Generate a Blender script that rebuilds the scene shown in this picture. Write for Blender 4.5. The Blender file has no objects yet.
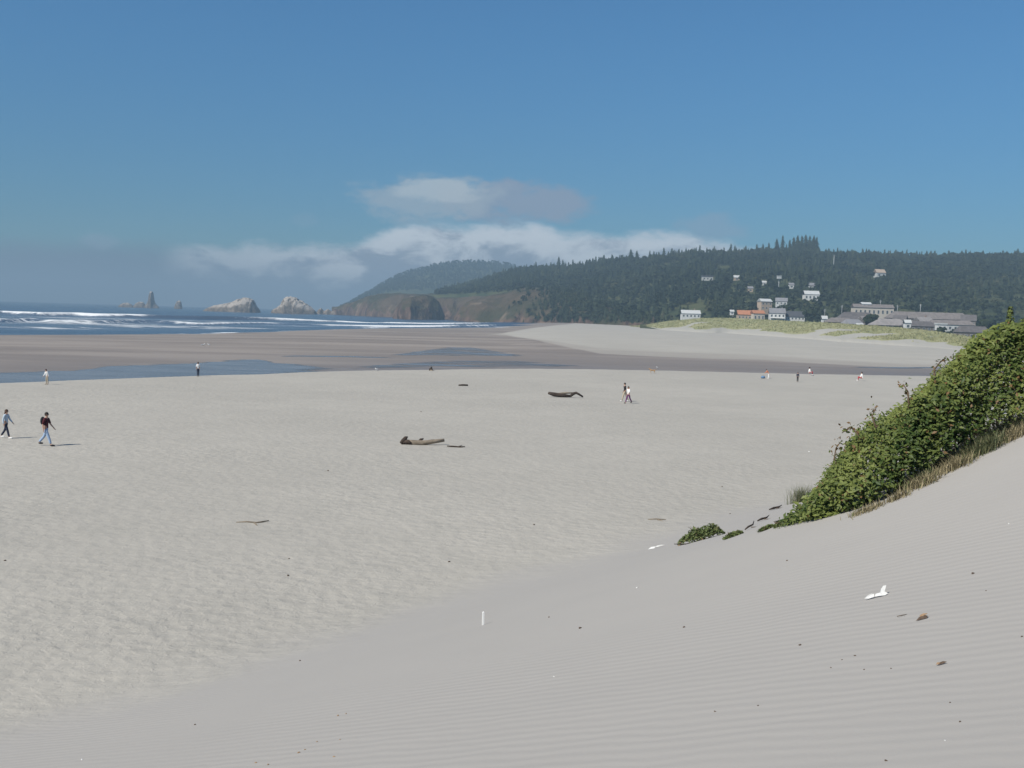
import bpy, bmesh, math, random
import numpy as np
from mathutils import Vector, Matrix

random.seed(7)
rng = np.random.default_rng(7)
sc = bpy.context.scene
col = sc.collection

# ------------------------------------------------------------------ camera
FP = 1050.0                      # focal length in pixels of the 1024 px wide frame
EYE = 7.6
PITCH = math.atan(69.2 / FP)
ROLL = 0.0297
Fv = np.array([0.0, math.cos(PITCH), -math.sin(PITCH)])
R0 = np.array([1.0, 0, 0]); U0 = np.array([0.0, math.sin(PITCH), math.cos(PITCH)])
Rv = R0 * math.cos(ROLL) + U0 * math.sin(ROLL)
Uv = -R0 * math.sin(ROLL) + U0 * math.cos(ROLL)
cam = bpy.data.cameras.new('camera'); camo = bpy.data.objects.new('camera', cam)
col.objects.link(camo)
camo.matrix_world = Matrix(((Rv[0], Uv[0], -Fv[0], 0), (Rv[1], Uv[1], -Fv[1], 0), (Rv[2], Uv[2], -Fv[2], EYE), (0, 0, 0, 1)))
cam.sensor_width = 36.0; cam.lens = 36.0 * FP / 1024.0
cam.clip_start = 0.1; cam.clip_end = 30000
sc.camera = camo

# ------------------------------------------------------------------ light
SUN_EL = math.radians(46)
SUN_DIR = np.array([-0.77, -0.64]); SUN_DIR = SUN_DIR / np.linalg.norm(SUN_DIR)   # towards the sun, ground plane
sv = Vector((SUN_DIR[0] * math.cos(SUN_EL), SUN_DIR[1] * math.cos(SUN_EL), math.sin(SUN_EL)))
sun = bpy.data.lights.new('sun', 'SUN'); sun.energy = 4.2; sun.angle = math.radians(0.5); sun.color = (1.0, 0.94, 0.84)
suno = bpy.data.objects.new('sun', sun); col.objects.link(suno)
suno.rotation_euler = sv.to_track_quat('Z', 'Y').to_euler()
suno.location = (-60, -60, 80)

sc.view_settings.view_transform = 'Standard'; sc.view_settings.look = 'None'
sc.view_settings.gamma = 1.0; sc.view_settings.exposure = 0.37
sc.cycles.use_denoising = True
sc.cycles.volume_bounces = 0
sc.cycles.max_bounces = 6

SKY_STRENGTH = 0.10
world = bpy.data.worlds.new('World'); sc.world = world; world.use_nodes = True


class NT:
    """Tiny helper for building node trees."""
    def __init__(self, tree):
        self.t = tree
    def n(self, typ, ins=None, **props):
        nd = self.t.nodes.new(typ)
        for k, v in props.items():
            setattr(nd, k, v)
        for k, v in (ins or {}).items():
            s = nd.inputs[k]
            if isinstance(v, bpy.types.NodeSocket):
                self.t.links.new(v, s)
            else:
                if s.type == 'RGBA' and len(v) == 3:
                    v = (*v, 1)
                s.default_value = v
        return nd
    def m(self, op, a, b=None, c=None, clamp=False):
        ins = {0: a}
        if b is not None: ins[1] = b
        if c is not None: ins[2] = c
        nd = self.n('ShaderNodeMath', ins, operation=op); nd.use_clamp = clamp
        return nd.outputs[0]
    def smooth(self, v, a, b, lo=0.0, hi=1.0):
        return self.n('ShaderNodeMapRange', {'Value': v, 'From Min': a, 'From Max': b, 'To Min': lo, 'To Max': hi},
                      interpolation_type='SMOOTHSTEP').outputs[0]
    def lin(self, v, a, b, lo=0.0, hi=1.0):
        return self.n('ShaderNodeMapRange', {'Value': v, 'From Min': a, 'From Max': b, 'To Min': lo, 'To Max': hi}).outputs[0]
    def mix(self, f, a, b, blend='MIX'):
        nd = self.t.nodes.new('ShaderNodeMix'); nd.data_type = 'RGBA'; nd.blend_type = blend
        for s, v in ((nd.inputs[0], f), (nd.inputs[6], a), (nd.inputs[7], b)):
            if isinstance(v, bpy.types.NodeSocket): self.t.links.new(v, s)
            else: s.default_value = (*v, 1) if (not isinstance(v, (int, float)) and len(v) == 3) else v
        return nd.outputs[2]
    def noise(self, vec, scale, detail=3.0, rough=0.55, dist=0.0, out=0):
        ins = {'Scale': scale, 'Detail': detail, 'Roughness': rough, 'Distortion': dist}
        if vec is not None: ins['Vector'] = vec
        return self.n('ShaderNodeTexNoise', ins).outputs[out]
    def attr(self, name):
        return self.n('ShaderNodeAttribute', attribute_name=name).outputs['Fac']
    def curve(self, v, pts, x0, x1, y0, y1):
        """Piecewise curve y(x) given by pts, through a Float Curve node."""
        t = self.lin(v, x0, x1)
        nd = self.n('ShaderNodeFloatCurve', {'Value': t, 'Factor': 1.0})
        c = nd.mapping.curves[0]
        P = [((x - x0) / (x1 - x0), (y - y0) / (y1 - y0)) for x, y in pts]
        c.points[0].location = P[0]; c.points[1].location = P[-1]
        for p in P[1:-1]:
            c.points.new(*p)
        for p in c.points: p.handle_type = 'AUTO_CLAMPED'
        nd.mapping.update()
        return self.lin(nd.outputs[0], 0, 1, y0, y1)


def horizon(px): return 299.6 + ROLL * px
def UV(px, py): return ((px - 512) / FP, (horizon(px) - py) / FP)


def build_world():
    nt = world.node_tree; nt.nodes.clear(); g = NT(nt)
    out = g.n('ShaderNodeOutputWorld'); bg = g.n('ShaderNodeBackground', {'Strength': SKY_STRENGTH})
    nt.links.new(bg.outputs[0], out.inputs['Surface'])
    sky = g.n('ShaderNodeTexSky', sky_type='NISHITA')
    sky.sun_disc = False; sky.sun_elevation = SUN_EL
    sky.sun_rotation = math.atan2(SUN_DIR[0], SUN_DIR[1]) % (2 * math.pi)
    sky.air_density = 1.0; sky.dust_density = 0.0; sky.ozone_density = 3.0; sky.altitude = 0
    d = g.n('ShaderNodeTexCoord').outputs['Generated']
    sp = g.n('ShaderNodeSeparateXYZ', {0: d})
    thin = g.mix(g.smooth(sp.outputs[2], -.02, .32), (0.215, 0.372, 0.478), (0.325, 0.600, 0.745))
    base = g.mix(1.0, sky.outputs[0], thin, 'MULTIPLY')
    yy = g.m('MAXIMUM', sp.outputs[1], 0.08)
    U = g.m('DIVIDE', sp.outputs[0], yy); V = g.m('DIVIDE', sp.outputs[2], yy)
    front = g.smooth(sp.outputs[1], 0.15, 0.4)
    vec = g.n('ShaderNodeCombineXYZ', {0: U, 1: g.m('MULTIPLY', V, 2.0), 2: 0.0}).outputs[0]
    nA = g.m('SUBTRACT', g.noise(vec, 9, 5, 0.6), 0.5)          # broad billows
    nB = g.m('SUBTRACT', g.noise(vec, 34, 5, 0.62), 0.5)        # finer billows
    nC = g.noise(vec, 16, 6, 0.6, 0.3)
    k = 1.0 / SKY_STRENGTH
    def C(r, gg, b): return (r * k, gg * k, b * k)
    # 1. low marine fog bank along the horizon
    top = g.curve(U, [(-1.2, .045), (-.5, .058), (-.35, .060), (-.2, .060), (0, .064), (.15, .055), (.3, .04), (.6, .03), (1.2, .03)], -1.2, 1.2, 0, .1)
    e = g.m('SUBTRACT', g.m('ADD', top, g.m('MULTIPLY', nA, .022)), V)
    fog = g.m('MULTIPLY', g.smooth(e, -.006, .022), .80)
    c = g.mix(fog, base, C(.116, .170, .248))
    # 2. cumulus bank behind the hills
    pts = [(-1.2, -.05), (-.40, -.02), (-.34, .050), (-.31, .0575), (-.27, .0585), (-.24, .0600), (-.20, .0600), (-.165, .061), (-.14, .070), (-.12, .080),
           (-.105, .085), (-.07, .0845), (-.045, .084), (-.02, .0875), (.01, .088), (.035, .083), (.06, .080), (.10, .080), (.13, .0835),
           (.17, .080), (.21, .073), (.24, .067), (.30, .05), (.40, 0), (1.2, -.05)]
    top = g.curve(U, pts, -1.2, 1.2, -.05, .1)
    e = g.m('SUBTRACT', g.m('ADD', top, g.m('ADD', g.m('MULTIPLY', nB, .022), g.m('MULTIPLY', nA, .007))), V)
    m2 = g.smooth(e, -.004, .011)
    lit = g.smooth(g.m('ADD', e, g.m('MULTIPLY', g.m('SUBTRACT', nC, .5), .17)), .042, .008)
    cc = g.mix(lit, C(.215, .27, .345), C(.50, .55, .60))
    left = g.m('MULTIPLY', g.smooth(U, -.36, -.12, .55, .95), g.smooth(U, -.345, -.30))
    c = g.mix(g.m('MULTIPLY', m2, left), c, cc)
    # 3. detached wisp above
    def blob(u0, v0, ru, rv):
        a = g.m('POWER', g.m('DIVIDE', g.m('SUBTRACT', U, u0), ru), 2.0)
        b = g.m('POWER', g.m('DIVIDE', g.m('SUBTRACT', V, v0), rv), 2.0)
        return g.m('ADD', g.m('ADD', a, b), g.m('ADD', g.m('MULTIPLY', nA, 2.4), g.m('MULTIPLY', nB, 2.8)))
    for (px, py, rx, ry, cl, op) in ((508, 204, 80, 21, (.215, .262, .345), .80), (425, 199, 72, 23, (.265, .335, .40), .75),
                                     (432, 192, 44, 12, (.40, .46, .50), .5), (710, 228, 40, 14, (.205, .29, .39), .5), (98, 243, 22, 9, (.22, .30, .39), .4),
                                     (300, 221, 14, 8, (.20, .30, .40), .2)):
        u0, v0 = UV(px, py)
        b = blob(u0, v0, rx / FP, ry / FP)
        c = g.mix(g.m('MULTIPLY', g.smooth(b, 1.35, .25), op), c, C(*cl))
    fin = g.mix(front, base, c)
    nt.links.new(fin, bg.inputs['Color'])
build_world()


# ------------------------------------------------------------------ geometry helpers
def ray(px, py):
    d = Fv + Rv * (px - 512) / FP + Uv * (384 - py) / FP
    return d
def W(px, py, y):
    d = ray(px, py); p = d * (y / d[1]); p[2] += EYE
    return p
def G(px, py, z):
    d = ray(px, py); t = (z - EYE) / d[2]
    p = d * t; p[2] += EYE
    return p
def proj(P):
    P = np.asarray(P, float); q = P - np.array([0, 0, EYE])
    f = q @ Fv
    return 512 + FP * (q @ Rv) / f, 384 - FP * (q @ Uv) / f

def _hash(ix, iy, s):
    h = (ix.astype(np.int64) * 374761393 + iy.astype(np.int64) * 668265263 + s * 982451653) & 0x7fffffff
    h = ((h ^ (h >> 13)) * 1274126177) & 0x7fffffff
    return ((h ^ (h >> 16)) & 0xffff) / 65535.0
def vnoise(x, y, s=0):
    x = np.asarray(x, float); y = np.asarray(y, float)
    ix = np.floor(x); iy = np.floor(y); fx = x - ix; fy = y - iy
    fx = fx * fx * (3 - 2 * fx); fy = fy * fy * (3 - 2 * fy)
    a = _hash(ix, iy, s); b = _hash(ix + 1, iy, s); c = _hash(ix, iy + 1, s); d = _hash(ix + 1, iy + 1, s)
    return (a * (1 - fx) + b * fx) * (1 - fy) + (c * (1 - fx) + d * fx) * fy
def fbm(x, y, s=0, o=4):
    r = 0; a = .5; n = 0
    for i in range(o):
        r = r + a * vnoise(np.asarray(x) * 2 ** i, np.asarray(y) * 2 ** i, s + i * 17); n += a; a *= .5
    return r / n - .5
def sst(a, b, x):
    t = np.clip((np.asarray(x, float) - a) / (b - a), 0, 1); return t * t * (3 - 2 * t)

def tag(o, label=None, cat=None, group=None, kind=None):
    if label: o['label'] = label
    if cat: o['category'] = cat
    if group: o['group'] = group
    if kind: o['kind'] = kind
    return o
def empty(name, loc=(0, 0, 0), rz=0.0):
    o = bpy.data.objects.new(name, None); o.empty_display_size = .2
    o.location = loc; o.rotation_euler = (0, 0, rz); col.objects.link(o); return o
def link(name, me, mats=None, parent=None):
    o = bpy.data.objects.new(name, me); col.objects.link(o)
    if mats is not None:
        for m in (mats if isinstance(mats, (list, tuple)) else [mats]): me.materials.append(m)
    if parent is not None: o.parent = parent
    return o
def mesh_np(name, V, F, smooth=False, attrs=None, mat_idx=None):
    V = np.asarray(V, np.float32); F = np.asarray(F, np.int32)
    me = bpy.data.meshes.new(name)
    me.vertices.add(len(V)); me.vertices.foreach_set('co', V.ravel())
    n = F.shape[1]
    me.loops.add(F.size); me.loops.foreach_set('vertex_index', F.ravel())
    me.polygons.add(len(F)); me.polygons.foreach_set('loop_start', np.arange(0, F.size, n, dtype=np.int32))
    if smooth: me.polygons.foreach_set('use_smooth', np.ones(len(F), bool))
    if mat_idx is not None: me.polygons.foreach_set('material_index', np.asarray(mat_idx, np.int32))
    me.update(calc_edges=True); me.validate()
    for k, a in (attrs or {}).items():
        at = me.attributes.new(k, 'FLOAT', 'POINT'); at.data.foreach_set('value', np.asarray(a, np.float32).ravel())
    return me
def grid_faces(nr, nc):
    i = np.arange(nr - 1)[:, None] * nc + np.arange(nc - 1)[None, :]
    return np.stack([i, i + 1, i + nc + 1, i + nc], -1).reshape(-1, 4)
def bm_mesh(name, bm, smooth=False):
    me = bpy.data.meshes.new(name); bmesh.ops.recalc_face_normals(bm, faces=bm.faces[:]); bm.to_mesh(me); bm.free()
    if smooth:
        for p in me.polygons: p.use_smooth = True
    return me
def add_box(bm, c, s, rz=0.0, mi=0):
    M = Matrix.Translation(Vector(c)) @ Matrix.Rotation(rz, 4, 'Z') @ Matrix.Diagonal((s[0], s[1], s[2], 1))
    r = bmesh.ops.create_cube(bm, size=1.0, matrix=M)
    for f in {f for v in r['verts'] for f in v.link_faces}: f.material_index = mi
def tube(pts, rad, seg=8, jit=0.0, caps=True):
    """Tapered irregular tube through points -> V, F(quads as list)"""
    pts = np.asarray(pts, float); n = len(pts); V = []; F = []
    for i, p in enumerate(pts):
        t = pts[min(i + 1, n - 1)] - pts[max(i - 1, 0)]; t /= np.linalg.norm(t)
        a = np.cross(t, [0, 0, 1]); 
        if np.linalg.norm(a) < .1: a = np.cross(t, [1, 0, 0])
        a /= np.linalg.norm(a); b = np.cross(t, a)
        for j in range(seg):
            th = 2 * math.pi * j / seg; r = rad[i] * (1 + jit * (rng.random() - .5) * 2)
            V.append(p + a * math.cos(th) * r + b * math.sin(th) * r)
    for i in range(n - 1):
        for j in range(seg):
            F.append((i * seg + j, i * seg + (j + 1) % seg, (i + 1) * seg + (j + 1) % seg, (i + 1) * seg + j))
    if caps:
        F.append(tuple(range(seg))[::-1]); F.append(tuple((n - 1) * seg + j for j in range(seg)))
    return V, F
def tubes_mesh(name, specs, smooth=True):
    V = []; F = []
    for s in specs:
        v, f = tube(*s); o = len(V); V += [tuple(q) for q in v]; F += [tuple(i + o for i in q) for q in f]
    me = bpy.data.meshes.new(name); me.from_pydata(V, [], F); me.update()
    if smooth:
        for p in me.polygons: p.use_smooth = True
    return me

# ------------------------------------------------------------------ materials
def newmat(name):
    m = bpy.data.materials.new(name); m.use_nodes = True; m.node_tree.nodes.clear()
    g = NT(m.node_tree); out = g.n('ShaderNodeOutputMaterial'); b = g.n('ShaderNodeBsdfPrincipled')
    m.node_tree.links.new(b.outputs[0], out.inputs[0])
    return m, g, b
def setin(g, b, **kw):
    for k, v in kw.items():
        s = b.inputs[k.replace('_', ' ')]
        if isinstance(v, bpy.types.NodeSocket): g.t.links.new(v, s)
        else: s.default_value = (*v, 1) if (s.type == 'RGBA' and len(v) == 3) else v
def simple(name, c, rough=.8, var=.25, scale=3.0, bump=0.0, spec=.3, tint=None):
    m, g, b = newmat(name)
    co = g.n('ShaderNodeTexCoord').outputs['Object']
    n = g.noise(co, scale, 5, .6)
    f = g.lin(n, .3, .7, 1 - var, 1 + var)
    cc = g.mix(1.0, c, g.n('ShaderNodeCombineColor', {0: f, 1: f, 2: f}).outputs[0], 'MULTIPLY')
    setin(g, b, Base_Color=cc, Roughness=rough, Specular_IOR_Level=spec)
    if bump:
        setin(g, b, Normal=g.n('ShaderNodeBump', {'Height': n, 'Strength': bump, 'Distance': .05}).outputs[0])
    return m
def leafmat(name, c1, c2, c3=None, trans=.25, rough=.55):
    """Foliage: colour varies with a per-leaf tint attribute."""
    m, g, b = newmat(name)
    t = g.attr('tint')
    cc = g.mix(t, c1, c2)
    if c3: cc = g.mix(g.smooth(t, .86, .97), cc, c3)
    setin(g, b, Base_Color=cc, Roughness=rough, Specular_IOR_Level=.25)
    if trans:
        tr = g.n('ShaderNodeBsdfTranslucent', {'Color': cc})
        mx = g.n('ShaderNodeMixShader', {0: trans, 1: b.outputs[0], 2: tr.outputs[0]})
        o = [n for n in g.t.nodes if n.type == 'OUTPUT_MATERIAL'][0]
        g.t.links.new(mx.outputs[0], o.inputs[0])
    return m

# ------------------------------------------------------------------ ground shape
def poly_u(pts, z):
    P = np.array([G(a, b, z) for a, b in pts]); return P[:, 0] / P[:, 1], P[:, 1]
Z_STREAM = -1.72; Z_SEA = -3.5
BANK = poly_u([(-500, 405), (-250, 396), (0, 386.6), (100, 381.7), (203, 377.4), (260, 375.2), (310, 372.3), (380, 370.2), (440, 369.2), (520, 368.6), (600, 368.9), (700, 371), (800, 373.4), (870, 374.8), (930, 375.6), (1100, 380), (1500, 392)], -.95)
SHORE = poly_u([(-900, 333), (-500, 335), (-250, 335.5), (0, 335), (100, 334.6), (200, 334), (270, 332), (340, 329.3), (430, 328), (500, 326), (540, 324.5)], Z_SEA)
SHORE = (np.append(SHORE[0], [.06, .1, 1.5]), np.append(SHORE[1], [1200, 1500, 1500]))
DRYNEAR = poly_u([(480, 333), (505, 334), (520, 338), (545, 342), (570, 346), (600, 350.5), (650, 353), (700, 355), (760, 357), (800, 359), (850, 362), (900, 365), (1000, 368), (1300, 376)], -1.8)
WETFAR = poly_u([(480, 333), (505, 334.5), (545, 343.5), (570, 349), (600, 354.5), (650, 357), (700, 359), (760, 361), (800, 363), (850, 365.5), (900, 368), (1000, 371), (1300, 380)], -1.8)
DRYFAR = poly_u([(480, 334), (503, 332.4), (520, 330), (545, 328), (568, 326.3), (580, 324.5)], -2.0)
def iu(P, u): return np.interp(u, P[0], P[1])

def dune_h(x, y):
    pl = .34 * (17.6 + .79 * x - .61 * y)
    pl = pl * (1 - sst(60, 110, y)) - 3 * sst(60, 110, y)
    pl = np.where(pl > 6.4, 6.4 + 2.4 * np.tanh((pl - 6.4) / 2.4), pl)
    pl = pl + 2.35 * np.exp(-((x - 14) ** 2 + (y - 17) ** 2) / (2 * 5.5 ** 2))
    k = .28
    z = k * np.log1p(np.exp(np.clip(pl / k, -40, 40)))
    return z, sst(-.1, .5, pl), pl

def terrain(x, y):
    x = np.asarray(x, float); y = np.asarray(y, float)
    yy = np.maximum(y, 40.0); u = x / yy
    yb = iu(BANK, u) + 2.2 * fbm(x / 14, x * 0 + 3, 5, 3); ys = iu(SHORE, u)
    right = sst(-.02, .06, u)
    z_up = np.interp(y, [-1e3, 58, 105, 150, 230], [0, 0, -.6, -.92, -1.05])
    zfar_l = Z_STREAM + (Z_SEA - Z_STREAM) * np.clip((y - yb - 60) / np.maximum(ys - yb - 60, 20), 0, 1.5)
    zfar_r = Z_STREAM + .55 * sst(yb + 20, yb + 260, y) + 1.2 * sst(yb + 260, yb + 700, y)
    zfar = zfar_l * (1 - right) + zfar_r * right
    b = sst(yb - 1.0, yb + 3.5, y)
    z = z_up * (1 - b) + zfar * b
    far = sst(40, 300, y)
    z = z + .10 * fbm(x / 9, y / 9, 1, 4) * (1 - b) + .16 * fbm(x / 40, y / 60, 2, 3) * (1 - b) * (.3 + .7 * far) + .10 * fbm(x / 45, y / 70, 3, 4) * b
    dz, dm, _ = dune_h(x, y)
    z = z * (1 - dm * .9) + dz + .05 * fbm(x / 3, y / 3, 9, 3) * dm
    return z

def tz(x, y): return float(terrain(np.array([x]), np.array([y]))[0])
def hit(px, py, lo=2.5, hi=420.0):
    """Point of the ground seen at a pixel (march along the ray)."""
    d = ray(px, py); ys = np.exp(np.linspace(math.log(lo), math.log(hi), 4000))
    P = d[None, :] * (ys / d[1])[:, None]; P[:, 2] += EYE
    below = P[:, 2] <= terrain(P[:, 0], P[:, 1])
    i = int(np.argmax(below)) if below.any() else len(ys) - 1
    p = P[i]; p[2] = tz(p[0], p[1]); return p

# ------------------------------------------------------------------ sand
def sand_material():
    m, g, b = newmat('sand')
    tc = g.n('ShaderNodeTexCoord'); co = tc.outputs['Object']
    wet = g.attr('wet'); dune = g.attr('dune'); foot = g.attr('foot')
    big = g.noise(co, .045, 4, .55); mid = g.noise(co, .5, 5, .6); fine = g.noise(co, 14, 4, .7)
    dry = g.mix(g.smooth(big, .35, .65), (.376, .357, .316), (.406, .385, .340))
    dry = g.mix(g.m('MULTIPLY', g.smooth(mid, .35, .75), .35), dry, (.315, .303, .270))
    dry = g.mix(g.smooth(fine, .62, .80, 0, .35), dry, (.21, .20, .18))
    dry = g.mix(g.m('MULTIPLY', dune, .8), dry, (.350, .334, .313))
    st = g.n('ShaderNodeMapping', {'Vector': co, 'Scale': (.010, .045, 1)}).outputs[0]
    streak = g.noise(st, 1.0, 6, .6, .4)
    wc = g.mix(g.smooth(streak, .36, .66), (.205, .175, .150), (.290, .250, .213))
    spk = g.noise(co, .9, 3, .6)
    wc = g.mix(g.smooth(spk, .60, .76, 0, .5), wc, (.26, .235, .205))
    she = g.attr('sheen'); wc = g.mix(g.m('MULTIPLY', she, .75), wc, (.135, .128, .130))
    cc = g.mix(wet, dry, wc)
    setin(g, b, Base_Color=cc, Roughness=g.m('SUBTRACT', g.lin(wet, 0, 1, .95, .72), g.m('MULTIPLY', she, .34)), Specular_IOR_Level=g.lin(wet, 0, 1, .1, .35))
    # footprint dimples
    vr = g.n('ShaderNodeTexVoronoi', {'Vector': g.mix(.12, co, g.noise(co, 1.3, 2, .5, out=1)), 'Scale': 2.7, 'Randomness': 1.0}, feature='SMOOTH_F1')
    vr.inputs['Smoothness'].default_value = .6
    v2 = g.noise(co, 4.6, 4, .6, .6); v3 = g.noise(co, 1.0, 3, .5)
    h = g.m('ADD', g.m('MULTIPLY', vr.outputs['Distance'], .85), g.m('ADD', g.m('MULTIPLY', v2, .75), g.m('MULTIPLY', v3, .5)))
    h = g.m('MULTIPLY', h, foot)
    # wind ripples on the dune
    mp = g.n('ShaderNodeMapping', {'Vector': co, 'Rotation': (0, 0, -math.atan2(.81, .59))}).outputs[0]
    wv = g.n('ShaderNodeTexWave', {'Vector': mp, 'Scale': 1.75, 'Distortion': 4.5, 'Detail': 3.0, 'Detail Scale': .7, 'Detail Roughness': .55}, wave_type='BANDS', bands_direction='X', wave_profile='SIN')
    rmask = g.smooth(g.noise(co, .16, 3, .5), .38, .62, .0, 1.15)
    rip = g.m('MULTIPLY', g.m('MULTIPLY', wv.outputs['Fac'], dune), rmask)
    grain = g.m('ADD', g.m('MULTIPLY', g.noise(co, 40, 3, .7), .10), g.m('MULTIPLY', g.noise(co, 2.6, 4, .6), 1.6))
    bp1 = g.n('ShaderNodeBump', {'Height': h, 'Strength': 1.0, 'Distance': .060})
    bp2 = g.n('ShaderNodeBump', {'Height': g.m('ADD', rip, grain), 'Strength': 1.0, 'Distance': .0024, 'Normal': bp1.outputs[0]})
    setin(g, b, Normal=bp2.outputs[0])
    return m
M_SAND = sand_material()

def build_ground():
    NR, NC = 760, 560
    t = np.exp(np.linspace(math.log(18), math.log(1500), NR)) - 30
    s = np.linspace(-1, 1, NC); Uc = .95 * s * (.62 + .38 * s * s)
    Y, UU = np.meshgrid(t, Uc, indexing='ij'); X = UU * (Y + 30)
    Z = terrain(X, Y)
    yy = np.maximum(Y, 40); u = X / yy
    yb = iu(BANK, u) + 2.2 * fbm(X / 14, X * 0 + 3, 5, 3)
    n1 = fbm(X / 30, Y / 40, 21, 4)
    ln = np.log(yy)
    wet = sst(yb - .8, yb + 2.0, Y)
    dn = np.log(iu(DRYNEAR, u)); wf = np.log(iu(WETFAR, u)); df = np.log(iu(DRYFAR, u))
    mr = sst(-.035, -.005, u)
    damp = 1 - sst(-.02, .03, ln - wf + .06 * n1)
    damp2 = .38 * (1 - sst(-.02, .05, ln - dn + .06 * n1))
    w_r = np.maximum(damp, damp2)
    farw = sst(-.03, .03, ln - df + .05 * n1) * (1 - sst(.055, .075, u))
    w_r = np.maximum(w_r, farw)
    wet = wet * (1 - mr + mr * w_r)
    _, dm, pl = dune_h(X, Y)
    edge = pl + 1.1 * fbm(X / 4, Y / 4, 44, 4) + .5 * fbm(X / 1.1, Y / 1.1, 45, 3)
    dm = sst(-.5, .75, edge)
    foot = (1 - .94 * sst(-.45, 1.0, edge)) * (1 - sst(yb - 6, yb, Y)) * (.62 + .38 * sst(.35, .75, fbm(X / 12, Y / 12, 33, 3) + .5)) * (1 - .55 * sst(-8, 25, X - .12 * Y))
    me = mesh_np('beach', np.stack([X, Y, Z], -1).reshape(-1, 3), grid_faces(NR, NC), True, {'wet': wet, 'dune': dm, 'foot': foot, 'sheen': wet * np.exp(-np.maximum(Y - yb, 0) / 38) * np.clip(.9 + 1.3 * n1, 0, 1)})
    tag(link('beach', me, M_SAND), kind='structure')
    # deep base under land and sea, out to the horizon
    me = mesh_np('seabed', [(-9500, -300, -9), (9500, -300, -9), (9500, 9500, -9), (-9500, 9500, -9)], [(0, 1, 2, 3)])
    tag(link('seabed', me, simple('seabed_mud', (.10, .09, .08), scale=.01)), kind='structure')
build_ground()

# ------------------------------------------------------------------ water
def water_mat(name, c, rough, sx, sy, strength, foam=False, dist=.25, spec=.5):
    m, g, b = newmat(name)
    co = g.n('ShaderNodeTexCoord').outputs['Object']
    mp = g.n('ShaderNodeMapping', {'Vector': co, 'Scale': (sx, sy, 1)}).outputs[0]
    n = g.noise(mp, 1.0, 5, .6); n2 = g.noise(mp, .16, 4, .6)
    cc = g.mix(g.smooth(n2, .35, .65), c, tuple(q * 1.35 for q in c))
    ro = rough
    if foam:
        fa = g.attr('foam'); fm = g.n('ShaderNodeMapping', {'Vector': co, 'Scale': (.06, .22, .5)}).outputs[0]
        fn = g.noise(fm, 1.0, 6, .7, .5)
        f = g.smooth(g.m('ADD', fa, g.m('MULTIPLY', g.m('SUBTRACT', fn, .5), .9)), .40, .62)
        cc = g.mix(g.m('MULTIPLY', fa, .30), cc, (.45, .49, .52)); cc = g.mix(f, cc, (.78, .80, .80)); ro = g.lin(f, 0, 1, rough, .9)
    setin(g, b, Base_Color=cc, Roughness=ro, Specular_IOR_Level=spec, IOR=1.33)
    setin(g, b, Normal=g.n('ShaderNodeBump', {'Height': n, 'Strength': strength, 'Distance': dist}).outputs[0])
    if not foam:                                   # thin film of water: breaks up towards its edges
        pm = g.n('ShaderNodeMapping', {'Vector': co, 'Scale': (.05, .22, 1)}).outputs[0]
        a = g.smooth(g.m('ADD', g.attr('film'), g.m('MULTIPLY', g.m('SUBTRACT', g.noise(pm, 1.0, 5, .65), .5), 1.5)), .12, .55)
        mx = g.n('ShaderNodeMixShader', {0: a, 1: g.n('ShaderNodeBsdfTransparent').outputs[0], 2: b.outputs[0]})
        g.t.links.new(mx.outputs[0], [q for q in g.t.nodes if q.type == 'OUTPUT_MATERIAL'][0].inputs[0])
    return m
M_SEA = water_mat('sea_water', (.030, .048, .078), .22, .05, .12, .9, True, 1.2, spec=.22)
M_STREAM = water_mat('stream_water', (.125, .128, .132), .24, .5, 1.1, .8, False, .12, spec=.26)

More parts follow.
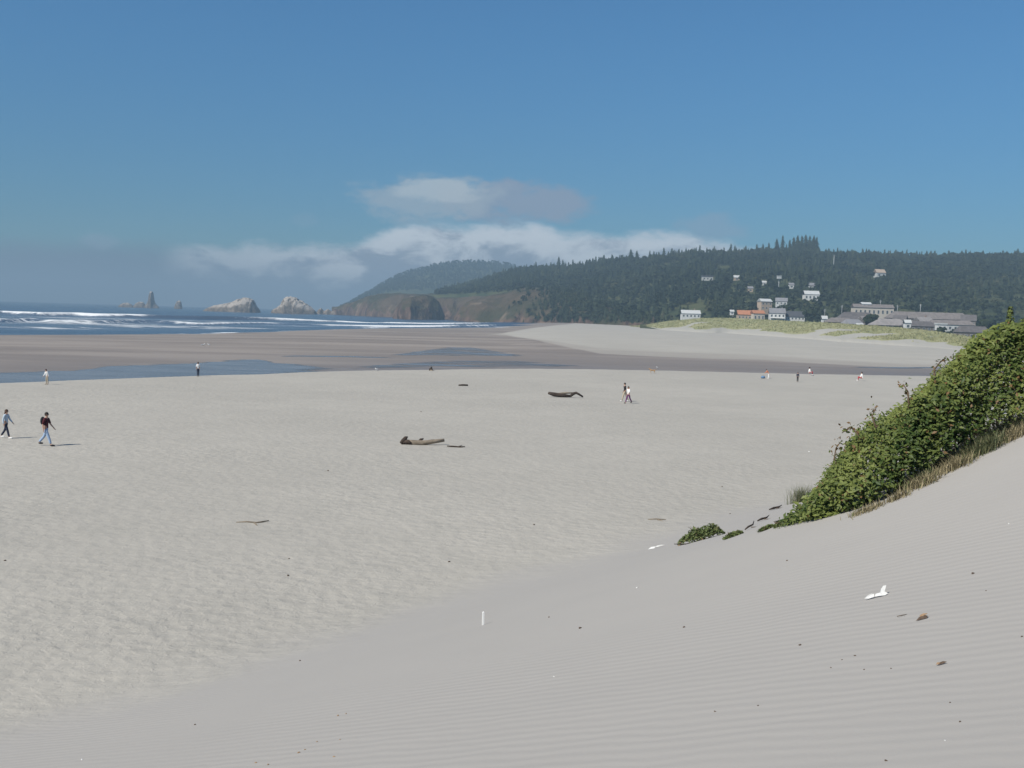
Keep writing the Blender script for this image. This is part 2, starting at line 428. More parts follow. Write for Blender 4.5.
def build_sea():
    yr = np.concatenate([np.arange(255, 1250, 4.0), np.exp(np.linspace(math.log(1250), math.log(9300), 110))])
    ur = np.linspace(-1.25, .085, 560)
    Y, UU = np.meshgrid(yr, ur, indexing='ij'); X = UU * Y
    L1 = poly_u([(-900, 311), (-300, 311), (0, 313.5), (40, 315.8), (75, 315.8), (100, 316.9), (150, 318), (200, 319.3), (260, 320.3), (300, 321), (340, 322.3), (390, 324), (430, 324.5), (540, 325)], Z_SEA)
    L2 = poly_u([(-900, 318), (-300, 319), (0, 322.3), (30, 321), (60, 322.8), (100, 323), (150, 322.6), (200, 325.2), (260, 324), (300, 325), (340, 326), (430, 327), (540, 327)], Z_SEA)
    L3 = poly_u([(-900, 325), (-300, 326), (0, 328.2), (60, 327.8), (115, 327.4), (220, 327), (300, 327.4), (340, 327.6), (430, 328), (540, 328)], Z_SEA)
    Z = np.full_like(Y, Z_SEA); foam = np.zeros_like(Y)
    px = 512 + UU * FP
    for k, (L, A, wf, wb) in enumerate(((L1, 2.0, 9, 20), (L2, 1.7, 8, 16), (L3, .7, 7, 12))):
        yc = iu(L, UU) + 16 * fbm(X / 70, X * 0, 40 + k, 3)
        dd = Y - yc
        amp = A * (.35 + 1.15 * np.clip(.5 + 1.5 * fbm(X / 120, X * 0 + k, 50 + k, 3), 0, 1))
        prof = np.where(dd > 0, np.exp(-(dd / wb) ** 2), np.exp(-(dd / wf) ** 2))
        Z += amp * prof
        brk = np.clip((.58, .70, .74)[k] + 2.4 * fbm(X / 90, X * 0 + 7, 60 + k, 4), 0, 1.1)
        foam = np.maximum(foam, brk * np.where(dd > 0, np.exp(-(dd / (wb * .62)) ** 2), np.exp(-(np.abs(dd) / 17) ** 1.3)))
        # an unbroken swell standing further out
        dd2 = Y - yc - 95 - 40 * k
        Z += .8 * A * .6 * np.exp(-(dd2 / 18) ** 2) * np.clip(.5 + 2 * fbm(X / 160, X * 0, 70 + k, 3), 0, 1)
    ys = iu(SHORE, UU)
    swash = np.exp(-((Y - ys - 6) / 9) ** 2) * np.clip(.42 + 1.2 * fbm(X / 40, Y / 40, 81, 3), 0, 1)
    lace = .36 * sst(1000, 700, Y) * (1 + 1.6 * fbm(X / 60, Y / 60, 90, 4)) * sst(ys + 25, ys + 90, Y)
    foam = np.maximum(np.maximum(foam, swash * .8), lace)
    caps = sst(.27, .36, fbm(X / 45, Y / 90, 95, 4)) * .55 * sst(950, 1100, Y) * (1 - sst(2500, 4000, Y))
    foam = np.maximum(foam, caps)
    Z += .25 * fbm(X / 30, Y / 22, 99, 4) * sst(ys, ys + 80, Y)
    me = mesh_np('sea', np.stack([X, Y, Z], -1).reshape(-1, 3), grid_faces(*Y.shape), True, {'foam': foam})
    tag(link('sea', me, M_SEA), kind='structure')
build_sea()

def water_strip(name, near, far, n=220, m=14, dz=.03, full=.5, open_near=False):
    """Shallow water lying on the sand between two outlines given along the shore."""
    u0 = max(near[0][0], far[0][0]); u1 = min(near[0][-1], far[0][-1])
    u = np.linspace(u0, u1, n); a = iu(near, u); b = iu(far, u)
    t = np.linspace(0, 1, m)[:, None]
    Y = np.maximum(b, a + .05)[None, :] * t + a[None, :] * (1 - t); X = u[None, :] * Y
    wob = 1.6 * fbm(X / 6, Y * 0 + 5, 12, 3)
    Y = Y + wob * np.where(t > .5, 1, 0)
    Z = terrain(X, Y) + dz
    su = np.linspace(0, 1, n)[None, :]; e = np.minimum(4 * (1 - t) + 0 * su, 6 * np.minimum(su, 1 - su) + 0 * t)
    if not open_near: e = np.minimum(e, 4 * t)
    me = mesh_np(name, np.stack([X, Y, Z], -1).reshape(-1, 3), grid_faces(m, n), True, {'film': full * np.clip(e, 0, 1)})
    return tag(link(name, me, M_STREAM), kind='structure')
ZS = Z_STREAM
bank2 = (BANK[0], BANK[1] + 2.6)
water_strip('stream', bank2, poly_u([(-500, 377), (-250, 375), (0, 372.2), (75, 370), (110, 365.6), (140, 364.2), (190, 363), (230, 359.6), (258, 358.6), (275, 362), (300, 364.5), (335, 368.5), (350, 368.6)], ZS), 420, full=1.3, open_near=True)
water_strip('stream', bank2 if False else poly_u([(335, 370.3), (380, 369.1), (440, 368.2), (520, 367.6), (600, 368)], ZS),
            poly_u([(335, 368.6), (380, 364.5), (440, 360.5), (480, 359.5), (520, 361), (570, 364.5), (600, 367.4)], ZS), 200, full=.40)
water_strip('tide_pool', poly_u([(380, 357), (400, 356.2), (440, 356.8), (480, 357.4), (515, 356.8), (530, 356.4)], ZS - .1),
            poly_u([(380, 356.6), (405, 353), (430, 348.5), (450, 346), (470, 346), (492, 350), (515, 354.6), (530, 356)], ZS - .1), 160, full=.42)
water_strip('tide_pool', poly_u([(262, 357.6), (300, 357), (350, 358), (400, 359)], ZS - .1), poly_u([(262, 357.0), (300, 355.8), (350, 356.2), (400, 358.6)], ZS - .1), 120)
water_strip('stream', poly_u([(830, 368.4), (870, 368.6), (930, 369), (1010, 370.5)], ZS), poly_u([(830, 368.1), (860, 367.0), (880, 367.2), (930, 367.2), (1010, 368.6)], ZS), 120, full=.42)

# ------------------------------------------------------------------ hills and cliffs
def interp_px(pts):
    a = np.array(pts, float); u = (a[:, 0] - 512) / FP
    return lambda uu: np.interp(uu, u, a[:, 1])
TREE_H = 13.0
# wooded hill behind the town
HD0 = interp_px([(430, 2000), (500, 1700), (540, 1580), (580, 1400), (620, 1200), (660, 1040), (700, 960), (760, 930), (820, 910), (900, 890), (1024, 860), (1500, 800)])
HZ0 = interp_px([(430, 41), (500, 43), (540, 44), (580, 31), (600, 18), (620, 8), (640, 2), (700, 1), (820, 1), (1500, 2)])
HD1 = interp_px([(430, 2350), (560, 2000), (660, 1750), (1500, 1650)])
_tl = [(430, 293), (455, 285), (480, 277), (500, 270), (512, 266), (535, 264), (560, 263), (580, 262), (605, 256), (640, 255), (665, 251), (690, 249), (720, 249), (745, 247.5), (770, 246), (790, 246), (820, 248), (860, 251), (895, 252), (930, 252), (960, 250.5), (1000, 251), (1024, 249), (1200, 244), (1500, 250)]
_u = np.array([(p - 512) / FP for p, _ in _tl])
_z = np.array([W(a, b, float(HD1((a - 512) / FP)))[2] - TREE_H * .85 for a, b in _tl])
HZ1 = lambda u: np.interp(u, _u, _z)
def hill_z(u, d):
    s = np.clip((d - HD0(u)) / (HD1(u) - HD0(u)), 0, 1)
    z = HZ0(u) + (HZ1(u) - HZ0(u)) * (s ** .9)
    return z + 16 * fbm(u * d / 140, d / 140, 71, 4) * s * (1 - s) * 2
# far headland
FD0, FD1 = 3300.0, 4100.0
_fl = [(338, 305), (345, 303), (358, 294), (370, 288), (382, 279.5), (395, 273), (408, 268), (420, 265.5), (435, 261.5), (450, 259.5), (470, 258.5), (490, 259.5), (505, 262), (520, 266), (560, 274), (620, 285), (700, 292)]
_fu = np.array([(p - 512) / FP for p, _ in _fl]); _fz = np.array([W(a, b, FD1)[2] - 12 for a, b in _fl])
_fb = [(338, 307.5), (345, 305), (358, 301), (370, 297), (385, 294), (400, 293), (430, 294), (460, 295), (520, 295), (700, 295)]
_fbz = np.array([W(a, b, FD0)[2] - 4 for a, b in _fb]); _fbu = np.array([(p - 512) / FP for p, _ in _fb])
def far_z(u, d):
    s = np.clip((d - FD0) / (FD1 - FD0), 0, 1)
    z0 = np.interp(u, _fbu, _fbz); z1 = np.interp(u, _fu, _fz)
    return z0 + (z1 - z0) * s ** .85 + 10 * fbm(u * d / 160, d / 160, 75, 3) * s * (1 - s) * 2

def slope_mat():
    m, g, b = newmat('hillside')
    co = g.n('ShaderNodeTexCoord').outputs['Object']
    a = g.noise(co, .02, 5, .6); c = g.noise(co, .16, 4, .6)
    cc = g.mix(g.smooth(a, .35, .65), (.035, .050, .024), (.075, .082, .036))
    cc = g.mix(g.smooth(c, .55, .75, 0, .5), cc, (.12, .10, .06))
    setin(g, b, Base_Color=cc, Roughness=.95, Specular_IOR_Level=.1)
    return m
M_SLOPE = slope_mat()
def build_hill():
    uu = np.linspace(-.08, .95, 240)
    ds = np.linspace(0, 1.35, 70)
    U, S = np.meshgrid(uu, ds, indexing='xy'); D = HD0(U) + (HD1(U) - HD0(U)) * S
    Z = hill_z(U, D) - np.maximum(S - 1, 0) * 60
    Z[0] = -8
    me = mesh_np('wooded_hill', np.stack([U * D, D, Z], -1).reshape(-1, 3), grid_faces(*U.shape), True)
    tag(link('wooded_hill', me, M_SLOPE), kind='structure')
    uu = np.linspace((338 - 512) / FP, .2, 140); D1 = np.linspace(FD0, FD1 + 500, 50)
    U, D = np.meshgrid(uu, D1, indexing='xy'); Z = far_z(U, D) - np.maximum(D - FD1, 0) * .12
    me = mesh_np('headland', np.stack([U * D, D, Z], -1).reshape(-1, 3), grid_faces(*U.shape), True)
    tag(link('headland', me, M_SLOPE), kind='structure')
build_hill()

def cliff_mat():
    m, g, b = newmat('cliff_rock')
    co = g.n('ShaderNodeTexCoord').outputs['Object']
    mp = g.n('ShaderNodeMapping', {'Vector': co, 'Scale': (1, 1, .35)}).outputs[0]
    a = g.noise(mp, .05, 6, .65, .5); c = g.noise(co, .014, 4, .6)
    rock = g.mix(g.smooth(a, .34, .66), (.045, .031, .025), (.185, .122, .088))
    nz = g.n('ShaderNodeSeparateXYZ', {0: g.n('ShaderNodeNewGeometry').outputs['Normal']}).outputs[2]
    gr = g.mix(g.smooth(c, .4, .6), (.046, .050, .026), (.098, .074, .046))
    f = g.m('MULTIPLY', g.smooth(g.m('ADD', nz, g.m('MULTIPLY', g.m('SUBTRACT', a, .5), .8)), .40, .62), .9)
    tan = g.smooth(g.noise(co, .03, 4, .6), .58, .72)
    cc = g.mix(f, rock, gr); cc = g.mix(g.m('MULTIPLY', tan, .5), cc, (.27, .205, .15))
    setin(g, b, Base_Color=cc, Roughness=.95, Specular_IOR_Level=.1)
    setin(g, b, Normal=g.n('ShaderNodeBump', {'Height': a, 'Strength': 1.0, 'Distance': 10.0}).outputs[0])
    return m
M_CLIFF = cliff_mat()
def cliff(name, pts, back, base_z, seed, rough=1.0, ndiv=150):
    """Cliff with a plateau behind. pts: (px, base depth, top pixel y, run from foot to brow)."""
    P = np.array(pts, float); u = np.linspace((P[0, 0] - 512) / FP, (P[-1, 0] - 512) / FP, ndiv); px = 512 + u * FP
    D0 = np.interp(px, P[:, 0], P[:, 1]); RUN = np.interp(px, P[:, 0], P[:, 3])
    ZT = np.array([W(a, b, d)[2] for a, b, d in zip(px, np.interp(px, P[:, 0], P[:, 2]), D0 + RUN)])
    T = np.concatenate([np.linspace(0, 1, 22), 1 + np.linspace(.05, 1, 16)])
    U, TT = np.meshgrid(u, T, indexing='xy')
    t1 = np.clip(TT, 0, 1)
    buttress = 26 * rough * fbm(U * D0 / 45, TT * .5, seed, 4) + 12 * rough * fbm(U * D0 / 14, TT * 2, seed + 3, 3)
    D = D0 + RUN * t1 ** 1.7 - buttress * np.sin(np.pi * np.clip(t1 * .8 + .1, 0, 1)) + back * np.clip(TT - 1, 0, 1)
    Z = (base_z - 3) + (ZT - base_z + 3) * (1 - (1 - t1) ** 1.5) + 5 * rough * fbm(U * D0 / 30, TT * 4, seed + 9, 3) * t1 + (2 + 0 * U) * np.clip(TT - 1, 0, 1)
    me = mesh_np(name, np.stack([U * D, D, Z], -1).reshape(-1, 3), grid_faces(*U.shape), True)
    return tag(link(name, me, M_CLIFF), kind='structure')
cliff('sea_cliff', [(330, 2250, 308, 10), (340, 2200, 306.5, 30), (352, 2100, 302, 90), (366, 2000, 296.5, 120), (380, 1950, 293.5, 140), (400, 1900, 293, 150), (430, 1900, 294, 150), (470, 1900, 295, 150)], 700, Z_SEA, 201, 1.5)
cliff('sea_cliff', [(391, 1600, 317, 10), (395, 1580, 308, 30), (401, 1560, 300, 45), (409, 1550, 297, 50), (420, 1560, 296.5, 55), (430, 1580, 299, 50), (437, 1600, 304, 40), (443, 1650, 318, 25)], 30, Z_SEA, 205, 1.7, 90)
cliff('sea_cliff', [(426, 1760, 300, 30), (438, 1750, 297.5, 50), (455, 1740, 297, 60), (470, 1700, 297, 60), (490, 1560, 296, 90)], 320, Z_SEA, 209, 1.2, 90)
cliff('sea_cliff', [(452, 1500, 319, 10), (458, 1470, 309, 30), (468, 1440, 302, 70), (482, 1420, 297.5, 130), (500, 1400, 292.5, 170), (520, 1350, 288.5, 200), (550, 1290, 289, 190), (575, 1220, 294, 150), (600, 1150, 306, 90), (625, 1080, 313, 60), (652, 1000, 319, 30)], 200, Z_SEA + 1.5, 213, 1.5)

# inland flat behind the beach dune
def flat_land():
    pts = [(638, 730), (645, 715), (760, 640), (900, 560), (1100, 480), (1500, 420)]
    P = np.array(pts, float); u = np.linspace((638 - 512) / FP, .94, 120); d0 = np.interp(512 + u * FP, P[:, 0], P[:, 1])
    T = np.linspace(0, 1, 30); U, TT = np.meshgrid(u, T, indexing='xy'); D = d0 + (HD0(U) + 20 - d0) * TT
    Z = -1.2 + (HZ0(U) + 2.3) * TT + .8 * fbm(U * D / 30, D / 30, 31, 3)
    me = mesh_np('coastal_flat', np.stack([U * D, D, Z], -1).reshape(-1, 3), grid_faces(*U.shape), True)
    tag(link('coastal_flat', me, M_SLOPE), kind='structure')
flat_land()

# grassy foredune
def dune_grass_mat():
    m, g, b = newmat('grassy_sand')
    co = g.n('ShaderNodeTexCoord').outputs['Object']
    a = g.noise(co, .035, 5, .65); c = g.noise(co, .25, 4, .65); gf = g.attr('grass')
    gr = g.mix(g.smooth(a, .35, .65), (.255, .265, .135), (.335, .320, .180))
    gr = g.mix(g.smooth(c, .5, .72, 0, .5), gr, (.18, .195, .09))
    f = g.smooth(g.m('ADD', gf, g.m('MULTIPLY', g.m('SUBTRACT', a, .5), 1.0)), .40, .55)
    setin(g, b, Base_Color=g.mix(f, (.37, .355, .315), gr), Roughness=.95, Specular_IOR_Level=.1)
    return m
M_DGRASS = dune_grass_mat()
GR_LOW = [(628, 328.2), (645, 329), (665, 331.5), (700, 333.5), (730, 334.5), (760, 336.5), (800, 339), (840, 342), (880, 344.5), (930, 347.5), (965, 350.5), (1010, 355), (1100, 362), (1300, 375)]
GR_TOP = [(628, 326.5), (645, 324.5), (665, 321), (700, 318), (730, 318), (760, 319.5), (790, 321), (820, 322.5), (860, 325), (900, 328), (930, 331), (965, 336.5), (1010, 343), (1100, 350), (1300, 362)]
GL = poly_u(GR_LOW, -1.15)
def grassy_dune():
    u = np.linspace((628 - 512) / FP, (1300 - 512) / FP, 320); px = 512 + u * FP
    d0 = iu(GL, u) * (1 + .02 * fbm(u * 90, u * 0, 3, 3)); d1 = d0 + 120
    zt = np.array([W(a, b, d)[2] for a, b, d in zip(px, np.interp(px, *np.array(GR_TOP).T), d1)])
    T = np.concatenate([np.linspace(0, 1, 34), np.linspace(1.08, 1.6, 8)]); U, TT = np.meshgrid(u, T, indexing='xy')
    D = d0 + (d1 - d0) * TT; t1 = np.clip(TT, 0, 1)
    n = fbm(U * D / 22, D / 22, 15, 4)
    Z = terrain(U * D, D) * (1 - t1) + zt * (t1 ** .8) - 9 * np.clip(TT - 1, 0, 1)
    Z += 2.2 * n * np.sin(np.pi * t1 ** .6) - .3 * (TT == 0) * 1.5
    low = sst(.0, .34, t1 + .30 * fbm(U * D / 16, D / 40, 16, 3))
    blow = 1 - .9 * sst(.07, .16, fbm(U * D / 30, D / 26, 18, 3)) * (1 - sst(.45, .8, t1))
    me = mesh_np('grassy_dune', np.stack([U * D, D, Z], -1).reshape(-1, 3), grid_faces(*U.shape), True, {'grass': low * blow})
    tag(link('grassy_dune', me, M_DGRASS), kind='structure')
    # standing grass clumps
    Vg = np.stack([U * D, D, Z], -1); g = (low * blow)
    n_ = 16000; i = rng.integers(0, 36, n_); j = rng.integers(0, len(u) - 1, n_)
    P = Vg[i, j] + (Vg[i + 1, j + 1] - Vg[i, j]) * rng.random((n_, 1)); keep = g[i, j] > .45 + .2 * rng.random(n_); P = P[keep]
    n_ = len(P); V = np.zeros((n_, 3, 3, 3)); 
    for k in range(3):
        a = rng.random(n_) * 2 * np.pi; w = .16 + .22 * rng.random(n_); h = .35 + .6 * rng.random(n_)
        dx = np.cos(a) * w; dy = np.sin(a) * w
        off = rng.normal(0, .4, (n_, 2))
        base = P + np.stack([off[:, 0], off[:, 1], -.1 + 0 * h], -1)
        V[:, k, 0] = base - np.stack([dx, dy, 0 * h], -1); V[:, k, 1] = base + np.stack([dx, dy, 0 * h], -1)
        V[:, k, 2] = base + np.stack([rng.normal(0, .25, n_), rng.normal(0, .25, n_), h], -1)
    F = np.arange(n_ * 9).reshape(-1, 3); t = np.repeat(rng.random(n_), 9)
    me = mesh_np('dune_grass', V.reshape(-1, 3), F, False, {'tint': t})
    tag(link('dune_grass', me, leafmat('dune_grass_blades', (.25, .255, .125), (.37, .35, .20), trans=.1, rough=.8)),
        'pale green grass covering the low dune below the town', 'grass', kind='stuff')
grassy_dune()

# ------------------------------------------------------------------ trees
M_CONIFER = leafmat('conifer_foliage', (.015, .027, .014), (.046, .060, .026), (.085, .082, .040), trans=.12, rough=.8)
M_BARK = simple('bark', (.10, .075, .055), .95, scale=1.5)
def conifer_template(seed, tiers=6):
    r = np.random.default_rng(seed); V = []; F = []
    for i in range(tiers):
        t = i / tiers; z0 = .10 + .84 * t; R = .24 * (1 - t) ** .8 + .02; hgt = .26 - .08 * t
        n = 9; o = len(V); V.append((r.normal(0, .006), r.normal(0, .006), min(z0 + hgt, 1.0)))
        ph = r.random() * 6.28
        for j in range(n):
            a = ph + 2 * math.pi * j / n; rr = R * (1.15 if j % 2 else .55) * (.75 + .5 * r.random())
            V.append((rr * math.cos(a), rr * math.sin(a), z0 - (.05 if j % 2 else -.02) * (.5 + r.random())))
        for j in range(n): F.append((o, o + 1 + j, o + 1 + (j + 1) % n))
    return np.array(V), np.array(F)
def broad_template(seed, n=46):
    r = np.random.default_rng(seed); V = []; F = []
    lob = r.normal(0, 1, (5, 3)); lob /= np.linalg.norm(lob, axis=1)[:, None]; lob = lob * [.20, .20, .22] + [0, 0, .58]
    for k in range(n):
        c = lob[k % 5]; d = r.normal(0, 1, 3); d /= np.linalg.norm(d); d[2] = abs(d[2]) * .9 - .15
        p = c + d * np.array([.22, .22, .22]) * (.7 + .4 * r.random()); s = .085 + .07 * r.random()
        a = np.cross(d, r.normal(0, 1, 3)); a /= np.linalg.norm(a); b = np.cross(d, a)
        o = len(V); V += [p + a * s, p + b * s * .8, p - a * s, p - b * s * .8]; F += [(o, o + 1, o + 2), (o, o + 2, o + 3)]
    o = len(V); V += [(-.02, 0, 0), (.02, 0, 0), (0, 0, .6), (0, -.02, 0), (0, .02, 0)]; F += [(o, o + 1, o + 2), (o + 3, o + 4, o + 2)]
    return np.array(V), np.array(F)
CON = [conifer_template(i) for i in range(6)]; BRO = [broad_template(i) for i in range(6)]
def scatter(P, H, kind, tpl):
    """Joined mesh arrays for trees at P with heights H."""
    VV = []; FF = []; TT = []; o = 0; tone = fbm(P[:, 0] / 45, P[:, 1] / 45, 91, 4)
    for i in range(len(P)):
        V, F = tpl[kind[i]]; a = rng.random() * 6.28; c, s = math.cos(a), math.sin(a); w = H[i] * (.8 + .5 * rng.random())
        Q = np.empty_like(V); Q[:, 0] = (V[:, 0] * c - V[:, 1] * s) * w; Q[:, 1] = (V[:, 0] * s + V[:, 1] * c) * w; Q[:, 2] = V[:, 2] * H[i]
        VV.append(Q + P[i]); FF.append(F + o); o += len(V)
        t0 = np.clip(rng.normal(.34, .20) + 1.5 * tone[i], 0, .9); TT.append(np.clip(t0 + rng.normal(0, .08, len(V)), 0, 1))
    return np.concatenate(VV), np.concatenate(FF), np.concatenate(TT)

# houses first so that trees leave them a clearing: (x0, x1, y0 top, y1 base) in the frame, and depth
CLEAR = []
def hill_hit(px, py):
    for d in np.arange(880, 1700, 4.0):
        p = W(px, py, d); u = p[0] / d
        if d > HD0(u) and hill_z(np.array(u), d) >= p[2]: return p
    return W(px, py, 1100)

def forest():
    P = []
    n = 19000
    u = rng.uniform(-.075, .62, n); s = rng.random(n) ** .8 * 1.03; d = HD0(u) + (HD1(u) - HD0(u)) * s
    keep = rng.random(n) < (d / 2000); u, d, s = u[keep], d[keep], s[keep]
    z = hill_z(u, d); P = np.stack([u * d, d, z], -1)
    dens = fbm(P[:, 0] / 60, P[:, 1] / 60, 88, 3)
    keep = dens > -.21; P = P[keep]; u = u[keep]; dens = dens[keep]; s = s[keep]
    nb = 700; ub = rng.uniform(.17, .50, nb); db = rng.uniform(720, 960, nb); db = np.maximum(db, iu(GL, ub) + 190)
    zb = np.where(db > HD0(ub), hill_z(ub, db), .6); P = np.concatenate([P, np.stack([ub * db, db, zb], -1)])
    u = np.concatenate([u, ub]); s = np.concatenate([s, 0 * ub]); dens = np.concatenate([dens, -.6 + 0 * ub])
    H = TREE_H * (.55 + .75 * rng.random(len(P)) ** 1.3) * (1 + .5 * dens)
    pb = np.clip(.74 + .35 * sst(.25, .45, u) + .5 * (1 - sst(.02, .25, s)) + 1.2 * fbm(P[:, 0] / 90, P[:, 1] / 90, 89, 3), 0.05, .95)
    broad = rng.random(len(P)) < pb
    H = np.where(broad, H * .75, H); P[:, 2] -= .8
    # clearings in front of the houses
    px, py = proj(P); ok = np.ones(len(P), bool)
    for (x0, x1, y0, y1, dd) in CLEAR:
        hp = H * FP / P[:, 1]
        ok &= ~((px > x0 - 2.2) & (px < x1 + 2.2) & (py > y0) & (py - hp < y0 + .55 * (y1 - y0)) & (P[:, 1] < dd + 14))
    return P[ok], H[ok], broad[ok]

# ------------------------------------------------------------------ buildings
M_WHITE = simple('white_paint', (.64, .64, .62), .7, .06, .4)
M_CREAM = simple('cream_paint', (.50, .455, .385), .8, .06, .4)
M_TAN = simple('tan_siding', (.42, .33, .25), .85, .1, .4)
M_PALE = simple('pale_grey_paint', (.50, .51, .50), .8, .08, .4)
M_SHING = simple('weathered_shingle', (.185, .165, .155), .9, .22, .5)
M_SHINGW = simple('weathered_cedar_siding', (.150, .130, .115), .9, .2, .5)
M_SHING2 = simple('silvered_shingle', (.265, .245, .235), .9, .2, .5)
M_SHING3 = simple('old_dark_shingle', (.120, .110, .108), .9, .25, .5)
M_DROOF = simple('dark_roofing', (.075, .08, .09), .85, .15, .5)
M_GROOF = simple('grey_roofing', (.22, .22, .23), .85, .12, .5)
M_OROOF = simple('orange_tile_roof', (.42, .19, .105), .8, .12, .6)
M_GLASS, _g, _b = newmat('window_glass'); setin(_g, _b, Base_Color=(.07, .085, .10), Roughness=.12, Specular_IOR_Level=.6)
M_BRICK = simple('chimney_brick', (.33, .25, .20), .9, .15, 2)

def gable(bm, w, d, z0, zr, over=.5, hip=0.0):
    """Roof slab with ridge along x."""
    x = w / 2 + over; y = d / 2 + over; xr = x - hip
    lo = [(-x, -y, z0), (x, -y, z0), (x, y, z0), (-x, y, z0)]; hi = [(-xr, 0, zr), (xr, 0, zr)]
    th = .22
    v = [bm.verts.new(p) for p in lo] + [bm.verts.new(p) for p in hi] + [bm.verts.new((p[0], p[1], p[2] + th)) for p in lo] + [bm.verts.new((p[0], p[1], p[2] + th)) for p in hi]
    for f in ((6, 7, 11, 10), (8, 9, 10, 11), (7, 8, 11), (9, 6, 10), (1, 0, 4, 5), (3, 2, 5, 4), (2, 1, 5), (0, 3, 4), (0, 1, 7, 6), (1, 2, 8, 7), (2, 3, 9, 8), (3, 0, 6, 9)):
        bm.faces.new([v[i] for i in f])
def building(name, label, cat, px0, px1, py0, py1, depth=None, wall=M_WHITE, roof=M_GROOF, roof_frac=.4, d_ratio=.7, rows=1, cols=3, yaw=0.0, hip=0.0,
             chimney=False, found=4.0, balcony=False, pos=None, clear=True, group=None, flat=False):
    pxc = (px0 + px1) / 2
    p = W(pxc, py1, depth) if depth else hill_hit(pxc, py1)
    d = p[1]; w = (px1 - px0) / FP * d; h = (py1 - py0) / FP * d
    if clear: CLEAR.append((px0, px1, py0, py1, d))
    t = tag(empty(name, tuple(p), yaw), label, cat, group)
    wh = h * (1 - roof_frac); dep = max(w * d_ratio, 3.0)
    if yaw: w = w / (math.cos(yaw) + abs(math.sin(yaw)) * .6)
    bm = bmesh.new(); add_box(bm, (0, 0, (wh - found) / 2), (w, dep, wh + found))
    if not flat:                                      # gable ends
        for s in (-1, 1):
            if hip == 0:
                a = [bm.verts.new((s * w / 2 * .998, -dep / 2, wh)), bm.verts.new((s * w / 2 * .998, dep / 2, wh)), bm.verts.new((s * w / 2 * .998, 0, h - .1))]
                bm.faces.new(a)
    link('wall', bm_mesh('wall', bm), wall, t)
    bm = bmesh.new()
    if flat: add_box(bm, (0, 0, wh + h * roof_frac / 2), (w + .8, dep + .8, h * roof_frac))
    else: gable(bm, w, dep, wh + .003, h, .45, hip * dep)
    ro = link('roof', bm_mesh('roof', bm), roof, t)
    if chimney:
        bm = bmesh.new(); add_box(bm, (w * .22, dep * .1, h + .2), (.9, .9, 2.4)); add_box(bm, (w * .22, dep * .1, h + 1.5), (1.15, 1.15, .2))
        link('chimney', bm_mesh('chimney', bm), M_BRICK, ro)
    for r in range(rows):
        fh = wh / rows
        for c in range(cols):
            cw = w / cols; ww = cw * .40; hh = fh * .42; cx = -w / 2 + cw * (c + .5); cz = fh * (r + .5)
            bm = bmesh.new()
            for s in (-1, 1): add_box(bm, (s * (ww / 2 + .06), 0, 0), (.12, .10, hh + .24)); add_box(bm, (0, 0, s * (hh / 2 + .06)), (ww - .002, .10, .12))
            fr = link('window', bm_mesh('window', bm), M_WHITE if wall != M_WHITE else M_PALE, t); fr.location = (cx, -dep / 2 - .05, cz)
            bm = bmesh.new(); add_box(bm, (0, .025, 0), (ww, .04, hh)); link('pane', bm_mesh('pane', bm), M_GLASS, fr)
    if balcony:
        bm = bmesh.new(); add_box(bm, (0, -dep / 2 - 1.0, wh / rows), (w * .9, 1.9, .2))
        for i in range(9): add_box(bm, (-w * .44 + w * .11 * i, -dep / 2 - 1.85, wh / rows + .6), (.1, .1, 1.0))
        add_box(bm, (0, -dep / 2 - 1.85, wh / rows + 1.15), (w * .9, .14, .1))
        link('balcony', bm_mesh('balcony', bm), M_WHITE, t)
    return t
B = building
B('beach_house', 'long low white house standing alone behind the left end of the grassy dune', 'house', 681, 699.5, 310.3, 318, 980, M_WHITE, M_PALE, .45, .5, 1, 5, chimney=True)
B('beach_house', 'low house with an orange tiled roof, beside the cream house above the dune', 'house', 737, 750.5, 310.5, 320, 930, M_TAN, M_OROOF, .45, .6, 1, 4)
B('beach_house', 'cream house with an orange roof, left of the white two-storey one', 'house', 751, 763.5, 310.5, 321, 925, M_CREAM, M_OROOF, .30, .7, 1, 3, yaw=.15)
B('beach_house', 'white two-storey gabled house with large dark windows above the grassy dune', 'house', 768.5, 784.5, 308.5, 323, 910, M_WHITE, M_GROOF, .34, .7, 2, 4, yaw=-.12, balcony=True)
B('beach_house', 'wide white house under a dark roof, right of the two-storey white house', 'house', 785.5, 803, 311.5, 323.5, 915, M_WHITE, M_DROOF, .45, .6, 2, 5)
B('beach_house', 'tall tan house rising behind the orange roofed ones', 'house', 758, 770.5, 299, 310, 990, M_TAN, M_PALE, .25, .8, 2, 3, yaw=.2)
B('hill_house', 'pale grey house with a sloping roof above the white two-storey house', 'house', 775, 787.5, 298, 305, 1030, M_PALE, M_GROOF, .5, .7, 1, 3, yaw=-.25)
B('hill_house', 'bright white house in the trees above the wide white one', 'house', 803.5, 818, 291, 300, None, M_WHITE, M_PALE, .4, .6, 1, 4)
B('hill_house', 'tiny square white house alone in the woods, left of the bright white hill house', 'house', 788.5, 793.5, 283, 288.5, None, M_WHITE, M_GROOF, .35, .8, 1, 1)
B('hill_house', 'pale house with a dark flat roof high on the wooded slope', 'house', 702, 712.5, 275.5, 280.5, None, M_PALE, M_DROOF, .3, .5, 1, 3, flat=True)
B('hill_house', 'small pinkish cabin among trees on the upper slope right of the flat roofed house', 'cabin', 733.5, 739, 275.5, 280.5, None, M_TAN, M_PALE, .45, .8, 1, 1)
B('hill_house', 'small brown cabin half way up the slope above the orange roofs', 'cabin', 747.5, 752.5, 286.5, 292, None, M_TAN, M_GROOF, .4, .8, 1, 1)
